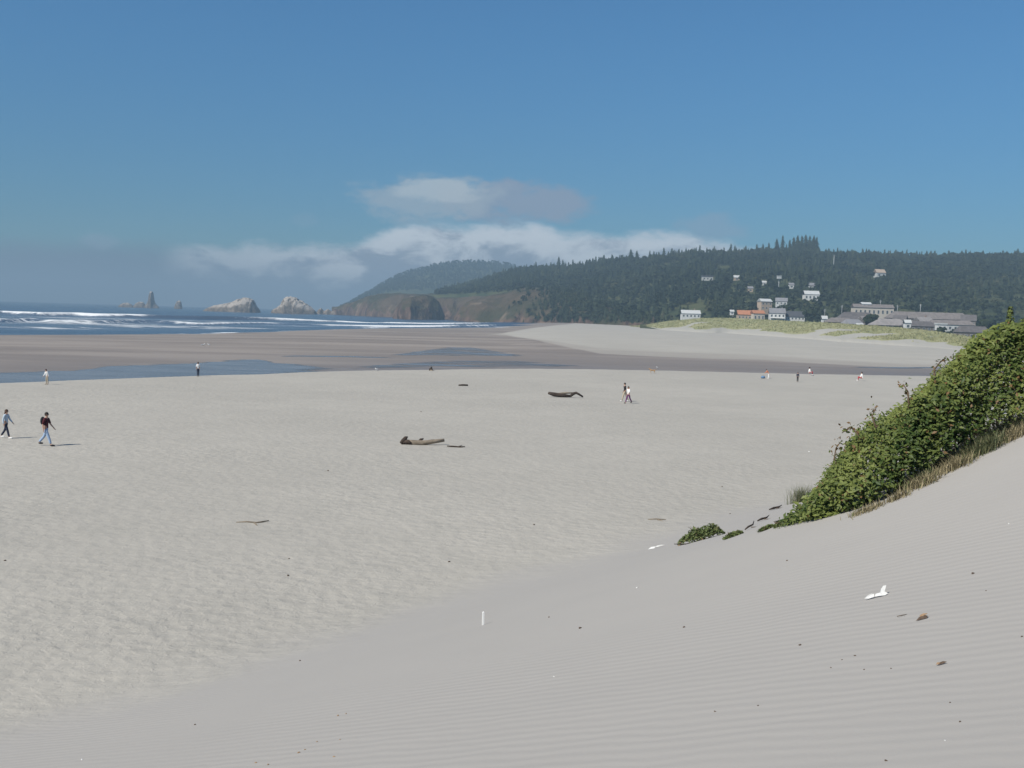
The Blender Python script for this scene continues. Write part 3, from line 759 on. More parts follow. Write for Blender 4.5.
B('hill_house', 'tiny white cabin on the slope left of the pale lookout tower', 'cabin', 762, 766, 281, 285.5, None, M_WHITE, M_PALE, .4, .8, 1, 1)
B('hill_house', 'grey roofed cabin in the woods up the slope behind the bright white house', 'cabin', 808.5, 815, 283, 288, None, M_PALE, M_GROOF, .55, .7, 1, 2)
B('hill_house', 'pale house with pinkish walls alone high on the right-hand slope', 'house', 874, 884.5, 269.5, 277.5, None, M_PALE, M_TAN, .45, .7, 1, 2, yaw=.2)
B('garden_shed', 'tiny white shed in front of the woods, left of the orange roofed house', 'shed', 730, 733.5, 310, 314.5, 980, M_WHITE, M_PALE, .4, .8, 1, 1)
B('garden_shed', 'white hut at the left end of the grey shingled hotel', 'shed', 821.5, 826.5, 316, 324, 830, M_WHITE, M_PALE, .4, .8, 1, 1)
# the shingled hotel: each wing is a building
HG = 'wings of the grey shingled hotel'
B('hotel_wing', 'hotel building with a pale upper storey and blue windows, topmost of the shingled hotel', 'hotel', 852, 892, 304.5, 316, 900, M_CREAM, M_SHING, .30, .3, 1, 9, group=HG, yaw=-.05)
B('hotel_wing', 'hotel wing with a broad grey roof below the pale upper storey', 'hotel', 836, 877, 312.5, 326, 860, M_SHINGW, M_SHING3, .62, .45, 1, 8, group=HG, hip=.45)
B('hotel_wing', 'longest hotel wing, its unbroken grey roof running to the right', 'hotel', 886, 969, 312.5, 327, 850, M_SHINGW, M_SHING, .46, .22, 1, 16, group=HG, hip=.4, yaw=-.06)
B('hotel_wing', 'low grey roofed hotel wing beside the white hut', 'hotel', 826, 853, 318, 327, 800, M_SHINGW, M_SHING, .5, .5, 1, 6, group=HG, hip=.4)
B('hotel_wing', 'low hotel wing with a wide hipped roof in the middle of the front row', 'hotel', 870, 908, 319, 329.5, 780, M_SHINGW, M_SHING2, .62, .45, 1, 7, group=HG, hip=.5, yaw=.08)
B('hotel_wing', 'small hotel wing with dark eaves between the middle wing and the dark bush', 'hotel', 903, 934, 321.5, 331, 760, M_SHINGW, M_SHING3, .52, .45, 1, 6, group=HG, hip=.3)
B('hotel_wing', 'hotel wing with pale windows below the right end of the long roof', 'hotel', 928, 972, 320.5, 331, 770, M_PALE, M_SHING, .42, .35, 1, 8, group=HG, hip=.2, yaw=-.08)
B('hotel_wing', 'lowest hotel wing, at the right end just above the leafy thicket', 'hotel', 955, 988, 326.5, 340, 700, M_SHINGW, M_SHING3, .45, .4, 1, 6, group=HG, hip=.3, yaw=-.08)
B('hotel_wing', 'short hotel wing with a steep gable turned towards the beach, left of the middle wing', 'hotel', 857, 872, 316.5, 328, 800, M_SHINGW, M_SHING2, .5, .9, 1, 2, group=HG, yaw=.5, chimney=True)
B('hotel_wing', 'small gabled hotel wing with a pale wall just under the long roof', 'hotel', 893, 907, 315.5, 325, 815, M_PALE, M_SHING3, .5, .9, 1, 3, group=HG, yaw=-.5)
B('hotel_wing', 'dark walled hotel wing between the long roof and the white flat roofed building', 'hotel', 914, 932, 317.5, 327, 800, M_SHINGW, M_SHING2, .5, .7, 1, 4, group=HG, yaw=.3, chimney=True)
B('hotel_wing', 'small hotel wing with a peaked roof at the right end of the long roof', 'hotel', 960, 976, 315, 327, 830, M_SHINGW, M_SHING3, .5, .8, 1, 3, group=HG, yaw=-.4)
B('hotel_wing', 'low hotel roof at the left end, in front of the broad grey roof', 'hotel', 842, 862, 319.5, 328, 775, M_SHINGW, M_GROOF, .55, .6, 1, 4, group=HG, hip=.3, yaw=.1)
B('garden_shed', 'small white building in front of the middle hotel roofs', 'shed', 904, 910, 320, 329, 745, M_WHITE, M_PALE, .35, .8, 1, 1)
B('garden_shed', 'white flat roofed building between the dark bush and the rightmost hotel wings', 'shed', 936, 945, 323, 331, 735, M_WHITE, M_PALE, .2, .8, 1, 2, flat=True)
B('garden_shed', 'low white shed at the dune edge below the grey roofs', 'shed', 856, 862, 323.5, 329, 765, M_WHITE, M_PALE, .3, .8, 1, 1)
B('roof_cupola', 'white cupola block on the roof of the pale upper storey', 'cupola', 861, 870, 302.5, 307, 901, M_WHITE, M_PALE, .4, .7, 1, 2, found=0.5)

def mast(name, label, cat, px, y0, y1, depth, r=.35, head=None):
    p = W(px, y1, depth) if depth else hill_hit(px, y1); h = (y1 - y0) / FP * p[1]
    t = tag(empty(name, tuple(p)), label, cat)
    link('pole', tubes_mesh('pole', [([(0, 0, -2), (0, 0, h * .5), (0, 0, h)], [r, r * .8, r * .5], 8)]), M_PALE, t)
    bm = bmesh.new()
    if head == 'lookout':
        add_box(bm, (0, 0, h - 1.6), (4.2, 4.2, 3.0)); add_box(bm, (0, 0, h + .1), (5, 5, .35)); link('cabin', bm_mesh('cabin', bm), M_PALE, t)
    elif head == 'arm':
        add_box(bm, (0, 0, h - .8), (2.4, .18, .18)); add_box(bm, (0, 0, h - 1.8), (1.8, .18, .18)); link('crossarm', bm_mesh('crossarm', bm), M_PALE, t)
    else:
        for k in range(5): add_box(bm, (0, 0, h * (.4 + .12 * k)), (2.2 - .3 * k, .14, .14))
        link('crossarm', bm_mesh('crossarm', bm), M_PALE, t)
    CLEAR.append((px - 1.5, px + 1.5, y0, y1, p[1])); return t
mast('lookout_tower', 'pale lookout tower on a thin mast above the houses', 'tower', 778.5, 276, 291, None, .5, 'lookout')
mast('radio_mast', 'thin pale mast rising among trees on the right-hand slope', 'mast', 833.5, 255, 268, None, .5)
mast('utility_pole', 'utility pole right above the pale upper storey of the hotel', 'pole', 880, 300, 312, 920, .22, 'arm')
mast('utility_pole', 'utility pole at the left end of the long hotel roof', 'pole', 897, 305, 317, 905, .22, 'arm')
mast('utility_pole', 'bright utility pole behind the middle of the long hotel roof', 'pole', 920, 304, 316, 905, .28, 'arm')
mast('utility_pole', 'utility pole left of the pale hotel storey, in front of dark trees', 'pole', 841.5, 305, 318, 905, .22, 'arm')
mast('utility_pole', 'utility pole rising left of the white hut', 'pole', 824.5, 309, 318, 905, .2, 'arm')

# single trees first: those told apart on the skyline, then the wood
def tree_proto(tpl, name='conifer'):
    V, F = tpl
    t = np.full(len(V), .25)
    me = mesh_np(name, V, F, False, {'tint': t}); me.materials.append(M_CONIFER)
    tr = tubes_mesh('trunk', [([(0, 0, -.08), (0, 0, .3), (0, 0, .95)], [.022, .016, .004], 6)]); tr.materials.append(M_BARK)
    return me, tr
PROT = [tree_proto(c) for c in CON[:4]]
def one_tree(px, ytop, hpx, depth, label, group=None, wide=1.0, proto=0, name='conifer'):
    p = W(px, ytop, depth); h = hpx / FP * depth; p[2] -= h
    t = tag(empty(name, tuple(p), rng.random() * 6), label, 'tree', group); t.scale = (h * wide, h * wide, h)
    for nm, me in zip(('crown', 'trunk'), PROT[proto]):
        o = bpy.data.objects.new(nm, me); col.objects.link(o); o.parent = t
    return t
SKY_D = lambda px: float(HD1((px - 512) / FP)) - 15
for px, y, h, w in ((777, 238, 14, 1.1), (783, 234.5, 17, .9)):
    one_tree(px, y, h, SKY_D(px), 'dark conifer spire just left of the tall hilltop clump', 'paired spires left of the hilltop clump', w, rng.integers(0, 4))
for px, y, h, w in ((790, 239, 14, 1.1), (794, 236.5, 17, 1.2), (798, 234.5, 19, 1.2), (802, 235, 19, 1.2), (806, 234, 20, 1.2), (810, 235, 19, 1.2), (814, 234.5, 19, 1.1), (817, 236, 17, 1.0)):
    one_tree(px, y, h, SKY_D(px), 'dark conifer in the tall dense clump that crowns the hill', 'conifers of the tall hilltop clump', w, rng.integers(0, 4))
for px, y in ((631, 248.5), (637, 250)):
    one_tree(px, y, 11, SKY_D(px), 'dark bushy-topped tree of the close pair standing clear of the skyline', 'close pair of bushy-topped trees on the skyline', 1.5, 2)
for px, y, h in ((536, 261, 11), (559, 256, 15), (563, 259, 13), (573, 259, 12), (580, 260, 10), (590, 258, 12), (596, 255.5, 14), (604, 254, 13), (612, 253.5, 11), (650, 250, 12), (654, 250.5, 12), (664, 247, 14),
                 (672, 247.5, 13), (679, 248, 11), (700, 244.5, 14), (707, 247, 12), (713, 247.5, 11), (724, 246.5, 12), (731, 243, 15), (735, 245, 13), (746, 245, 12), (757, 243.5, 13), (763, 243, 13), (769, 242, 13)):
    one_tree(px, y, h, SKY_D(px), 'dark conifer standing out along the skyline left of the hilltop clump', 'skyline conifers left of the clump', 1.0, rng.integers(0, 4))
for px in (826, 829, 843, 849, 866, 871, 874, 893, 898, 917, 927, 931, 935, 949, 962, 966, 983, 1003, 1007, 1018):
    one_tree(px, float(np.interp(px, *np.array(_tl).T)) - .6 + rng.normal(0, 1.1), 11, SKY_D(px), 'small dark tree along the level skyline right of the hilltop clump', 'skyline trees right of the clump', 1.3, rng.integers(0, 4))
def bush_tree(px, ytop, ybase, depth, label, seed):
    p = W(px, ybase, depth); h = (ybase - ytop) / FP * depth
    V, F = broad_template(seed, 160); Q = V.copy(); 
    me = mesh_np('foliage', Q, F, False, {'tint': np.repeat(rng.random(len(V) // 4 + 2), 4)[:len(V)] * .6}); 
    t = tag(empty('broadleaf_tree', tuple(p)), label, 'tree'); t.scale = (h * 1.5, h * 1.5, h)
    link('foliage', me, M_CONIFER, t); link('trunk', tubes_mesh('trunk', [([(0, 0, -.1), (0, 0, .5)], [.03, .015], 6)]), M_BARK, t)
bush_tree(871, 313, 327, 790, 'small dark tree in a gap between the left hotel roofs', 11)
bush_tree(941, 326, 336, 690, 'round dark bush between the low hotel wings', 12)
bush_tree(846, 312, 324, 870, 'dark tree at the left end of the broad hotel roof', 13)
bush_tree(812, 308, 324, 900, 'dark green tree between the wide white house and the hotel', 14)
bush_tree(988, 318, 334, 760, 'dark tree at the far right end of the hotel', 15)

def build_forest():
    P, H, broad = forest()
    allt = CON + BRO
    kind = np.where(broad, 6 + rng.integers(0, 6, len(P)), rng.integers(0, 6, len(P)))
    V, F, T = scatter(P, H, kind, allt)
    me = mesh_np('forest', V, F, False, {'tint': T}); 
    tag(link('forest', me, M_CONIFER), 'dark mixed wood covering the long hill behind the town', 'wood', kind='stuff')
    # far headland wood
    n = 5200; u = rng.uniform(-.165, .12, n); d = FD0 + (FD1 - FD0) * (.10 + .92 * rng.random(n))
    z = far_z(u, d); P = np.stack([u * d, d, z - .5], -1); H = 12 * (.7 + .5 * rng.random(n)); kind = rng.integers(0, 12, n)
    V, F, T = scatter(P, H, kind, allt)
    me = mesh_np('headland_forest', V, F, False, {'tint': T})
    tag(link('headland_forest', me, M_CONIFER), 'bluish wood covering the rounded headland above the sea cliffs', 'wood', kind='stuff')
    # scrub and trees on the cliff brow
    P = []; 
    dg = bpy.context.evaluated_depsgraph_get()
    for px, y, d in [(a, b, c) for a, b, c in zip(500 + 152 * rng.random(1500) ** .7, rng.uniform(287, 323, 1500), [0] * 1500)]:
        dd = ray(px, y); ok, loc, nor, idx, ob, mx = sc.ray_cast(dg, Vector((0, 0, EYE)) + Vector(dd) * 600, Vector(dd).normalized())
        if ok and ob.name.startswith('sea_cliff') and (rng.random() < .12 + .88 * sst(515, 565, px)) and y > 289 + abs(px - 530) * .02: P.append(np.array(loc) - [0, 0, 1])
    P = np.array(P); H = 8 * (.5 + .9 * rng.random(len(P)))
    V, F, T = scatter(P, H, rng.integers(0, 12, len(P)), allt)
    me = mesh_np('cliff_scrub', V, F, False, {'tint': T})
    tag(link('cliff_scrub', me, M_CONIFER), 'scrub and small trees growing down the brown cliff at the foot of the hill', 'scrub', kind='stuff')
build_forest()

# ------------------------------------------------------------------ sea stacks
def stack_mat():
    m, g, b = newmat('stack_rock')
    co = g.n('ShaderNodeTexCoord').outputs['Object']; geo = g.n('ShaderNodeNewGeometry')
    a = g.noise(co, .16, 6, .65, .4); c = g.noise(co, .05, 4, .6)
    nz = g.n('ShaderNodeSeparateXYZ', {0: geo.outputs['Normal']}).outputs[2]
    z = g.n('ShaderNodeSeparateXYZ', {0: co}).outputs[2]
    rock = g.mix(g.smooth(a, .35, .65), (.10, .082, .066), (.24, .20, .16))
    w = g.smooth(g.m('ADD', g.m('MULTIPLY', nz, .45), g.m('MULTIPLY', c, 1.1)), .72, .92)
    w = g.m('MULTIPLY', w, g.smooth(z, 5, 13))
    setin(g, b, Base_Color=g.mix(g.m('MULTIPLY', w, .75), rock, (.50, .45, .39)), Roughness=.95, Specular_IOR_Level=.1)
    setin(g, b, Normal=g.n('ShaderNodeBump', {'Height': a, 'Strength': 1.0, 'Distance': 2.0}).outputs[0])
    return m
M_STACK = stack_mat()
def sea_stack(label, outline, base_py, depth, thick=.6, seed=0):
    """Rock with the given skyline (px, py); a lumpy body of real thickness."""
    P = np.array(outline, float); pxc = (P[0, 0] + P[-1, 0]) / 2; c = W(pxc, base_py, depth); c[2] = Z_SEA
    nx, ny = 90, 34
    px = np.linspace(P[0, 0], P[-1, 0], nx); X = (px - pxc) / FP * depth
    top = np.array([W(a, b, depth)[2] - Z_SEA for a, b in zip(px, np.interp(px, P[:, 0], P[:, 1]))])
    wd = (P[-1, 0] - P[0, 0]) / FP * depth * thick
    t = np.linspace(-1, 1, ny); XX, TT = np.meshgrid(X, t, indexing='xy')
    env = np.sqrt(np.clip(1 - np.abs(TT) ** 2.6, 0, 1)); half = wd / 2 * (.45 + .55 * np.clip(top / top.max(), 0, 1))
    YY = TT * half * (1 + .25 * fbm(XX / 14, TT * 2, seed, 3))
    n = fbm(XX / 9, YY / 9, seed + 3, 4)
    ZZ = top * env * (1 + .14 * n * (np.abs(TT) > .1)) * (1 - .12 * (fbm(XX / 5, YY / 5, seed + 8, 3) > .1)) - 2.0
    me = mesh_np('sea_stack', np.stack([XX, YY, ZZ], -1).reshape(-1, 3), grid_faces(ny, nx), True)
    o = link('sea_stack', me, M_STACK); o.location = tuple(c)
    return tag(o, label, 'sea rock')
sea_stack('large rounded sea stack with a pale streaked cap, nearest the cliffs', [(271, 315.5), (273, 309), (277, 306.5), (281, 303.5), (283, 299), (286, 296.3), (291, 295.6), (296, 296.5), (299, 299), (303, 300.5), (307, 303.5), (311, 306.5), (315, 310), (318, 315.8)], 315, 2150, .7, 3)
sea_stack('broad brown sea stack sloping down to the left, with white patches', [(202, 314), (204, 310), (208, 307), (214, 304.5), (219, 303.5), (225, 302.5), (232, 301), (238, 298.2), (244, 296.8), (249, 297.2), (253, 299.5), (255, 304), (258, 308), (260, 314.2)], 313.5, 2150, .6, 9)
sea_stack('needle-like sea rock tipped with white, tallest of the distant rocks', [(143.5, 306), (146.5, 303.5), (148.7, 299), (149.4, 293.5), (150.2, 290.7), (152.2, 290.7), (152.9, 294), (153.6, 299), (155.5, 303), (158.5, 306)], 306, 2900, .7, 15)
sea_stack('small stump-like sea rock standing alone right of the needle rock', [(174.5, 306.5), (175.5, 303), (177, 300), (179.5, 299.4), (181, 301), (182, 306.5)], 306.3, 2900, .8, 21)
sea_stack('flat white-topped sea rock, farthest left', [(119, 305), (121, 303.2), (124, 302), (128, 302), (131, 303.5), (133, 305.3)], 305.2, 2900, .6, 27)
sea_stack('low flat sea rock between the white one and the needle rock', [(133.5, 305.3), (136, 302.5), (139, 301), (143, 301.2), (146, 305.6)], 305.6, 2900, .6, 33)
sea_stack('low dark reef rocks between the rounded stack and the cliffs', [(316, 314.5), (318, 309), (321, 307), (324, 310), (328, 308), (332, 310.5), (336, 308), (341, 311), (346, 315)], 314, 2250, .5, 39)

# ------------------------------------------------------------------ haze
def haze():
    bm = bmesh.new(); add_box(bm, (0, 4750, 95), (19400, 10300, 210))
    me = bm_mesh('haze', bm); m = bpy.data.materials.new('haze_air'); m.use_nodes = True; m.node_tree.nodes.clear(); g = NT(m.node_tree)
    out = g.n('ShaderNodeOutputMaterial')
    v = g.n('ShaderNodeVolumePrincipled', {'Color': (.44, .62, .77), 'Density': 2.5e-4, 'Anisotropy': 0.0})
    m.node_tree.links.new(v.outputs[0], out.inputs['Volume'])
    tag(link('haze', me, m), kind='stuff')
haze()

# ------------------------------------------------------------------ thicket and dune plants
M_LEAF = leafmat('thicket_leaves', (.046, .080, .019), (.220, .255, .072), (.190, .115, .052), trans=.28, rough=.5)
M_LOWLEAF = leafmat('low_leaves', (.095, .130, .045), (.210, .245, .095), (.25, .18, .11), trans=.2, rough=.6)
M_TUFT = leafmat('beach_grass_blades', (.085, .105, .050), (.20, .205, .105), (.26, .22, .13), trans=.15, rough=.7)
M_DRY = leafmat('dry_grass_blades', (.21, .18, .10), (.36, .305, .19), (.13, .16, .06), trans=.15, rough=.8)
M_STEM = simple('woody_stem', (.115, .080, .052), .9, .3, 4)
def unit(v): return v / np.maximum(np.linalg.norm(v, axis=-1, keepdims=True), 1e-6)
def leaves_mesh(name, P, N, size, tint):
    """Folded leaves: two triangles each, centred at P, facing N."""
    n = len(P); r = rng.normal(0, 1, (n, 3)); A = unit(np.cross(N, r)); Bv = np.cross(N, A); s = size[:, None]
    V = np.stack([P - A * s, P + Bv * s * .52 + N * s * .14, P + A * s - N * s * .18, P - Bv * s * .52 + N * s * .14], 1).reshape(-1, 3)
    i = np.arange(n)[:, None] * 4
    F = np.stack([i + [0, 1, 2], i + [0, 2, 3]], 1).reshape(-1, 3)
    return mesh_np(name, V, F, False, {'tint': np.repeat(tint, 4)})
def blades_mesh(name, P, L, lean, width, tint):
    """Grass blades: bent strips of two quads (as 4 tris)."""
    n = len(P); a = rng.random(n) * 2 * np.pi; D = np.stack([np.cos(a), np.sin(a), 0 * a], -1); S = np.stack([-np.sin(a), np.cos(a), 0 * a], -1)
    up = np.array([0, 0, 1.0]); w = width[:, None]; l = L[:, None]; k = lean[:, None]
    m = P + up * l * .55 + D * l * k * .25; t = P + up * l * (1 - .25 * k) + D * l * k * .8
    V = np.stack([P - S * w, P + S * w, m + S * w * .7, m - S * w * .7, t], 1).reshape(-1, 3); i = np.arange(n)[:, None] * 5
    F = np.stack([i + [0, 1, 2], i + [0, 2, 3], i + [3, 2, 4]], 1).reshape(-1, 3)
    return mesh_np(name, V, F, False, {'tint': np.repeat(tint, 5)})

def thicket():
    PR = np.array([(1150, 372, 1150, 262), (1075, 386, 1075, 284), (1024, 416, 1024, 314), (1000, 424, 1003, 323), (985, 432, 985, 333), (965, 442, 968, 343), (945, 454, 950, 356), (925, 467, 934, 369), (905, 480, 918, 385), (880, 494, 895, 397), (858, 504, 872, 411),
                   (842, 509, 853, 431), (828, 513, 839, 455), (814, 517, 826, 480), (800, 520.5, 810, 500), (784, 523.5, 790, 516)], float)
    GB = np.interp(PR[:, 0], *np.array([(784, 524.5), (800, 521), (820, 518), (860, 508), (900, 492), (940, 470), (985, 446), (1024, 427), (1075, 408), (1150, 392)]).T)
    Dp = np.array([hit(a, b + 5)[1] for a, b in zip(PR[:, 0], GB)]); Dp[0] = Dp[1] = min(Dp[2], 19.0); print('thicket depths', Dp.round(1))
    Bp = np.array([W(a, b, d + .35) for (a, b, _, _), d in zip(PR, Dp)]); n = len(PR)
    sz = np.clip((PR[:, 1] - PR[:, 3]) / 90, .15, 1.1)
    Tp = np.array([W(c, d, p[1] + 1.5 * s) for (a, b, c, d), p, s in zip(PR, Bp, sz)])
    Tp[:, 2] -= .20 * sz
    Kp = np.array([(t[0] * 1.09 + .6 * s, t[1] * 1.07 + 1.8 * s, 0) for t, s in zip(Tp, sz)])
    Kp[:, 2] = terrain(Kp[:, 0], Kp[:, 1]) - .1
    seg = np.linalg.norm(np.diff(Bp, axis=0), axis=1); cum = np.concatenate([[0], np.cumsum(seg)])
    wgt = np.interp(np.linspace(0, cum[-1], 400), cum, sz); cdf = np.cumsum(wgt); cdf /= cdf[-1]; ss = np.linspace(0, cum[-1], 400)
    def samp(nn): return np.interp(rng.random(nn), cdf, ss)
    def at(A, s): return np.stack([np.interp(s, cum, A[:, k]) for k in range(3)], -1)
    def shell(s, v):
        b, t, k = at(Bp, s), at(Tp, s), at(Kp, s); S = np.interp(s, cum, sz)[:, None]
        v1 = np.clip(v, 0, 1)[:, None]; v2 = np.clip(v - 1, 0, 1)[:, None]
        P = np.where(v[:, None] <= 1, b + (t - b) * v1, t + (k - t) * v2)
        out = np.stack([-.35 - 0 * s, -.75 - 0 * s, .35 + .6 * np.clip(v, 0, 1)], -1)
        out = np.where(v[:, None] <= 1, out, np.stack([.3 + 0 * s, .85 + 0 * s, .22 + 0 * s], -1)); out = unit(out)
        bulge = .42 * np.sin(np.pi * v1 ** .9) * S * (v[:, None] <= 1) + .5 * np.sin(np.pi * v2) * S
        lump = .62 * fbm(s / .9, v * 2.6, 300, 3) + .26 * fbm(s / .28, v * 8, 303, 2)
        return P + out * bulge + out * lump[:, None] * np.sqrt(S), out
    N1 = 42000; s = samp(N1); v = np.concatenate([rng.random(33000) ** .9, 1 + rng.random(N1 - 33000)])
    P, out = shell(s, v); deep = rng.exponential(.13, N1) - .05
    P = P - out * deep[:, None] + rng.normal(0, .05, (N1, 3))
    nz = unit(out * .55 + np.array([-.15, -.15, .75]) + rng.normal(0, .45, (N1, 3)))
    size = .041 * (.55 + .9 * rng.random(N1)) * (1 + 1.1 * fbm(s / 1.4, v * 2.2, 333, 2))
    patch = fbm(s / 1.1, v * 2.6, 310, 3)
    tint = np.clip(.42 + 1.7 * patch + rng.normal(0, .20, N1), 0, .84)
    red = rng.random(N1) < .03 + .20 * sst(7, 12.5, s) * (np.clip(v, 0, 1) > .55); tint[red] = .98
    P[:, 2] = np.maximum(P[:, 2], terrain(P[:, 0], P[:, 1]) + .02)
    t = tag(empty('leafy_thicket', tuple(Bp[6])), 'dense green leafy thicket climbing the crest of the dune at the right edge', 'shrub')
    o = link('foliage', leaves_mesh('foliage', P - Bp[6], nz, size, tint), M_LEAF, t)
    specs = []
    for i in range(110):
        q = rng.uniform(0, cum[-1]); b0, t0, k0 = (at(A, np.array([q]))[0] for A in (Bp, Tp, Kp)); S = float(np.interp(q, cum, sz))
        g0 = b0 * .3 + k0 * .7 + rng.normal(0, .3 * S, 3); g0[2] = tz(g0[0], g0[1]) - .1
        e, _ = shell(np.array([np.clip(q + rng.normal(0, .5), 0, cum[-1])]), np.array([rng.uniform(.3, 1.4)])); e = e[0] - np.array([0, 0, .05])
        md = (g0 + e) / 2 + rng.normal(0, .1 * S, 3) + [0, 0, .1]
        specs.append(([g0 - Bp[6], md - Bp[6], e - Bp[6]], [.022, .015, .006], 5))
    link('stem', tubes_mesh('stem', specs), M_STEM, t)
    return at, Bp, Tp, cum, sz, (PR[::-1, 0], Dp[::-1])
_at, _Bp, _Tp, _cum, _sz, FOOT_D = thicket()

def canes(label, paths, d_off, cat='cane', name='dry_cane'):
    for i, (pts, lab) in enumerate(paths):
        pts = [(a + 4, b + 8) for a, b in pts]; dd = float(np.interp(pts[0][0], *FOOT_D)) + d_off
        L = [W(a, b, dd + .12 * k) - W(*pts[0], dd) for k, (a, b) in enumerate(pts)]
        t = tag(empty(name, tuple(W(*pts[0], dd))), lab, cat)
        link('stem', tubes_mesh('stem', [(L, list(np.linspace(.018, .006, len(L))), 6)]), M_STEM, t)
        q = np.array(L); n = 16 * (len(L) - 1); f = rng.random(n) * (len(L) - 1); k = f.astype(int); P = q[k] + (q[k + 1] - q[k]) * (f - k)[:, None] + rng.normal(0, .06, (n, 3))
        link('leaves', leaves_mesh('leaves', P, unit(rng.normal(0, 1, (n, 3)) + [0, 0, .6]), .031 * (.5 + rng.random(n)), np.where(rng.random(n) < .5, .98, .3 + .4 * rng.random(n))), M_LEAF, t)
canes('', [([(838, 470), (830, 452), (832, 440), (838, 432)], 'brown leafy cane at the lower left shoulder of the thicket'),
           ([(862, 440), (852, 424), (846, 419), (838, 425)], 'arching brown cane reaching left from the upper thicket edge'),
           ([(872, 420), (868, 408), (873, 398)], 'short upright brown cane on the upper left thicket edge'),
           ([(905, 400), (904, 384), (899, 376)], 'thin upright cane midway along the upper thicket edge'),
           ([(932, 378), (930, 362), (937, 353), (943, 352)], 'leafy cane against the pale sand at the upper thicket shoulder')], 1.1)

def grass_tuft(name, label, cat, px, py, wpx, hpx, n, mat, lean=.5, dz=0.0, wide=.006, group=None):
    p = hit(px, py) if dz == 0 else W(px, py, float(np.interp(px, *FOOT_D)) - dz); k = p[1] / FP; w = wpx * k; h = hpx * k
    if dz: p[2] = tz(p[0], p[1])
    t = tag(empty(name, tuple(p)), label, cat, group)
    Q = np.stack([rng.normal(0, w * .24, n), rng.normal(0, w * .22, n), 0 * rng.random(n)], -1)
    Q[:, 2] = terrain(Q[:, 0] + p[0], Q[:, 1] + p[1]) - p[2] - .02
    link('blades', blades_mesh('blades', Q, h * (.5 + .6 * rng.random(n)), lean * (.4 + rng.random(n)), np.full(n, wide), np.clip(rng.normal(.45, .3, n), 0, 1)), mat, t)
    link('root_clump', tubes_mesh('root_clump', [([(0, 0, -.08), (0, 0, .03)], [w * .12, w * .07], 8)]), M_STEM, t); return t
grass_tuft('beach_grass', 'greyish green tuft of beach grass at the lower left end of the thicket', 'grass tuft', 801, 502, 25, 21, 420, M_TUFT, .6)
grass_tuft('beach_grass', 'smaller green grass tuft between the beach grass and the thicket foot', 'grass tuft', 815, 511, 26, 17, 380, M_TUFT, .7)
grass_tuft('beach_grass', 'low green grass clump where the thicket thins out onto the bare sand', 'grass tuft', 797, 521, 34, 10, 420, M_LOWLEAF, .9)
for i, (px, py, w, h, n, lab) in enumerate(((1014, 431, 40, 17, 420, 'dry brown grass below the thicket at the very right edge'), (984, 445, 34, 24, 420, 'dry grass tuft below the pale board'), (955, 458, 36, 18, 420, 'dry brown grass tuft in the middle of the thicket foot'),
                         (922, 474, 32, 17, 380, 'straw coloured grass tuft at the foot of the thicket, beside the bare sandy lip'), (897, 488, 26, 11, 260, 'short straw grass just left of the sandy lip'), (868, 500, 34, 10, 330, 'thin line of dry grass under the lower thicket'))):
    grass_tuft('dry_grass', lab, 'grass tuft', px, py, w, h, n, M_DRY if i != 1 else M_TUFT, .8, .12)

for (px, py, w, h, n, dz, lab) in ((1010, 424, 44, 24, 520, -.55, 'taller grass in the shade under the thicket at the very right edge'), (976, 436, 40, 24, 520, -.5, 'shaded grass under the thicket, behind the pale board'),
                         (944, 452, 38, 22, 480, -.45, 'greenish grass in the shade below the middle of the thicket'), (912, 470, 34, 18, 420, -.4, 'shaded grass behind the straw coloured tuft')):
    grass_tuft('dry_grass', lab, 'grass tuft', px, py, w, h, n, M_TUFT, .7, dz)

def leafy_mound(name, label, px, py, wpx, hpx, n, mat, size=.05, depthf=.5, spikes=0):
    p = hit(px, py); k = p[1] / FP; w = wpx * k / 2; h = hpx * k
    t = tag(empty(name, tuple(p)), label, 'plant')
    a = rng.random(n) * 2 * np.pi; r = np.sqrt(rng.random(n)); x = np.cos(a) * r * w; y = np.sin(a) * r * w * depthf
    z = h * np.sqrt(np.clip(1 - r ** 2, 0, 1)) * (.45 + .6 * rng.random(n)) * (.8 + .8 * fbm(x / (w * .3), y / (w * .3), 7, 2))
    P = np.stack([x, y, z + terrain(x + p[0], y + p[1]) - p[2] + .01], -1)
    link('foliage', leaves_mesh('foliage', P, unit(rng.normal(0, .5, (n, 3)) + [0, 0, 1]), size * (.5 + .7 * rng.random(n)), np.clip(rng.normal(.4, .28, n), 0, 1)), mat, t)
    specs = [([(rng.normal(0, w * .2), rng.normal(0, w * .1), -.08), (rng.normal(0, w * .4), rng.normal(0, w * .2), h * .5), (rng.uniform(-w * .6, w * .6), rng.normal(0, w * .15), h * rng.uniform(.6, .95))], [.012, .009, .004], 5) for _ in range(14)]
    link('stem', tubes_mesh('stem', specs), M_STEM, t); return t
leafy_mound('dune_plant', 'rounded green plant alone on the sand at the foot of the dune', 701, 540, 47, 15, 1500, M_LOWLEAF, .055, .55)
leafy_mound('dune_plant', 'small creeping plant just right of the rounded green plant', 733, 537, 20, 5, 260, M_LOWLEAF, .05, .5)
leafy_mound('dune_plant', 'thin creeping plant on the sandy lip between the small one and the thicket', 766, 530, 16, 4, 170, M_LOWLEAF, .045, .5)
leafy_mound('dune_plant', 'low trailing plant at the very tip of the thicket', 783, 525, 20, 6, 320, M_LOWLEAF, .045, .5)
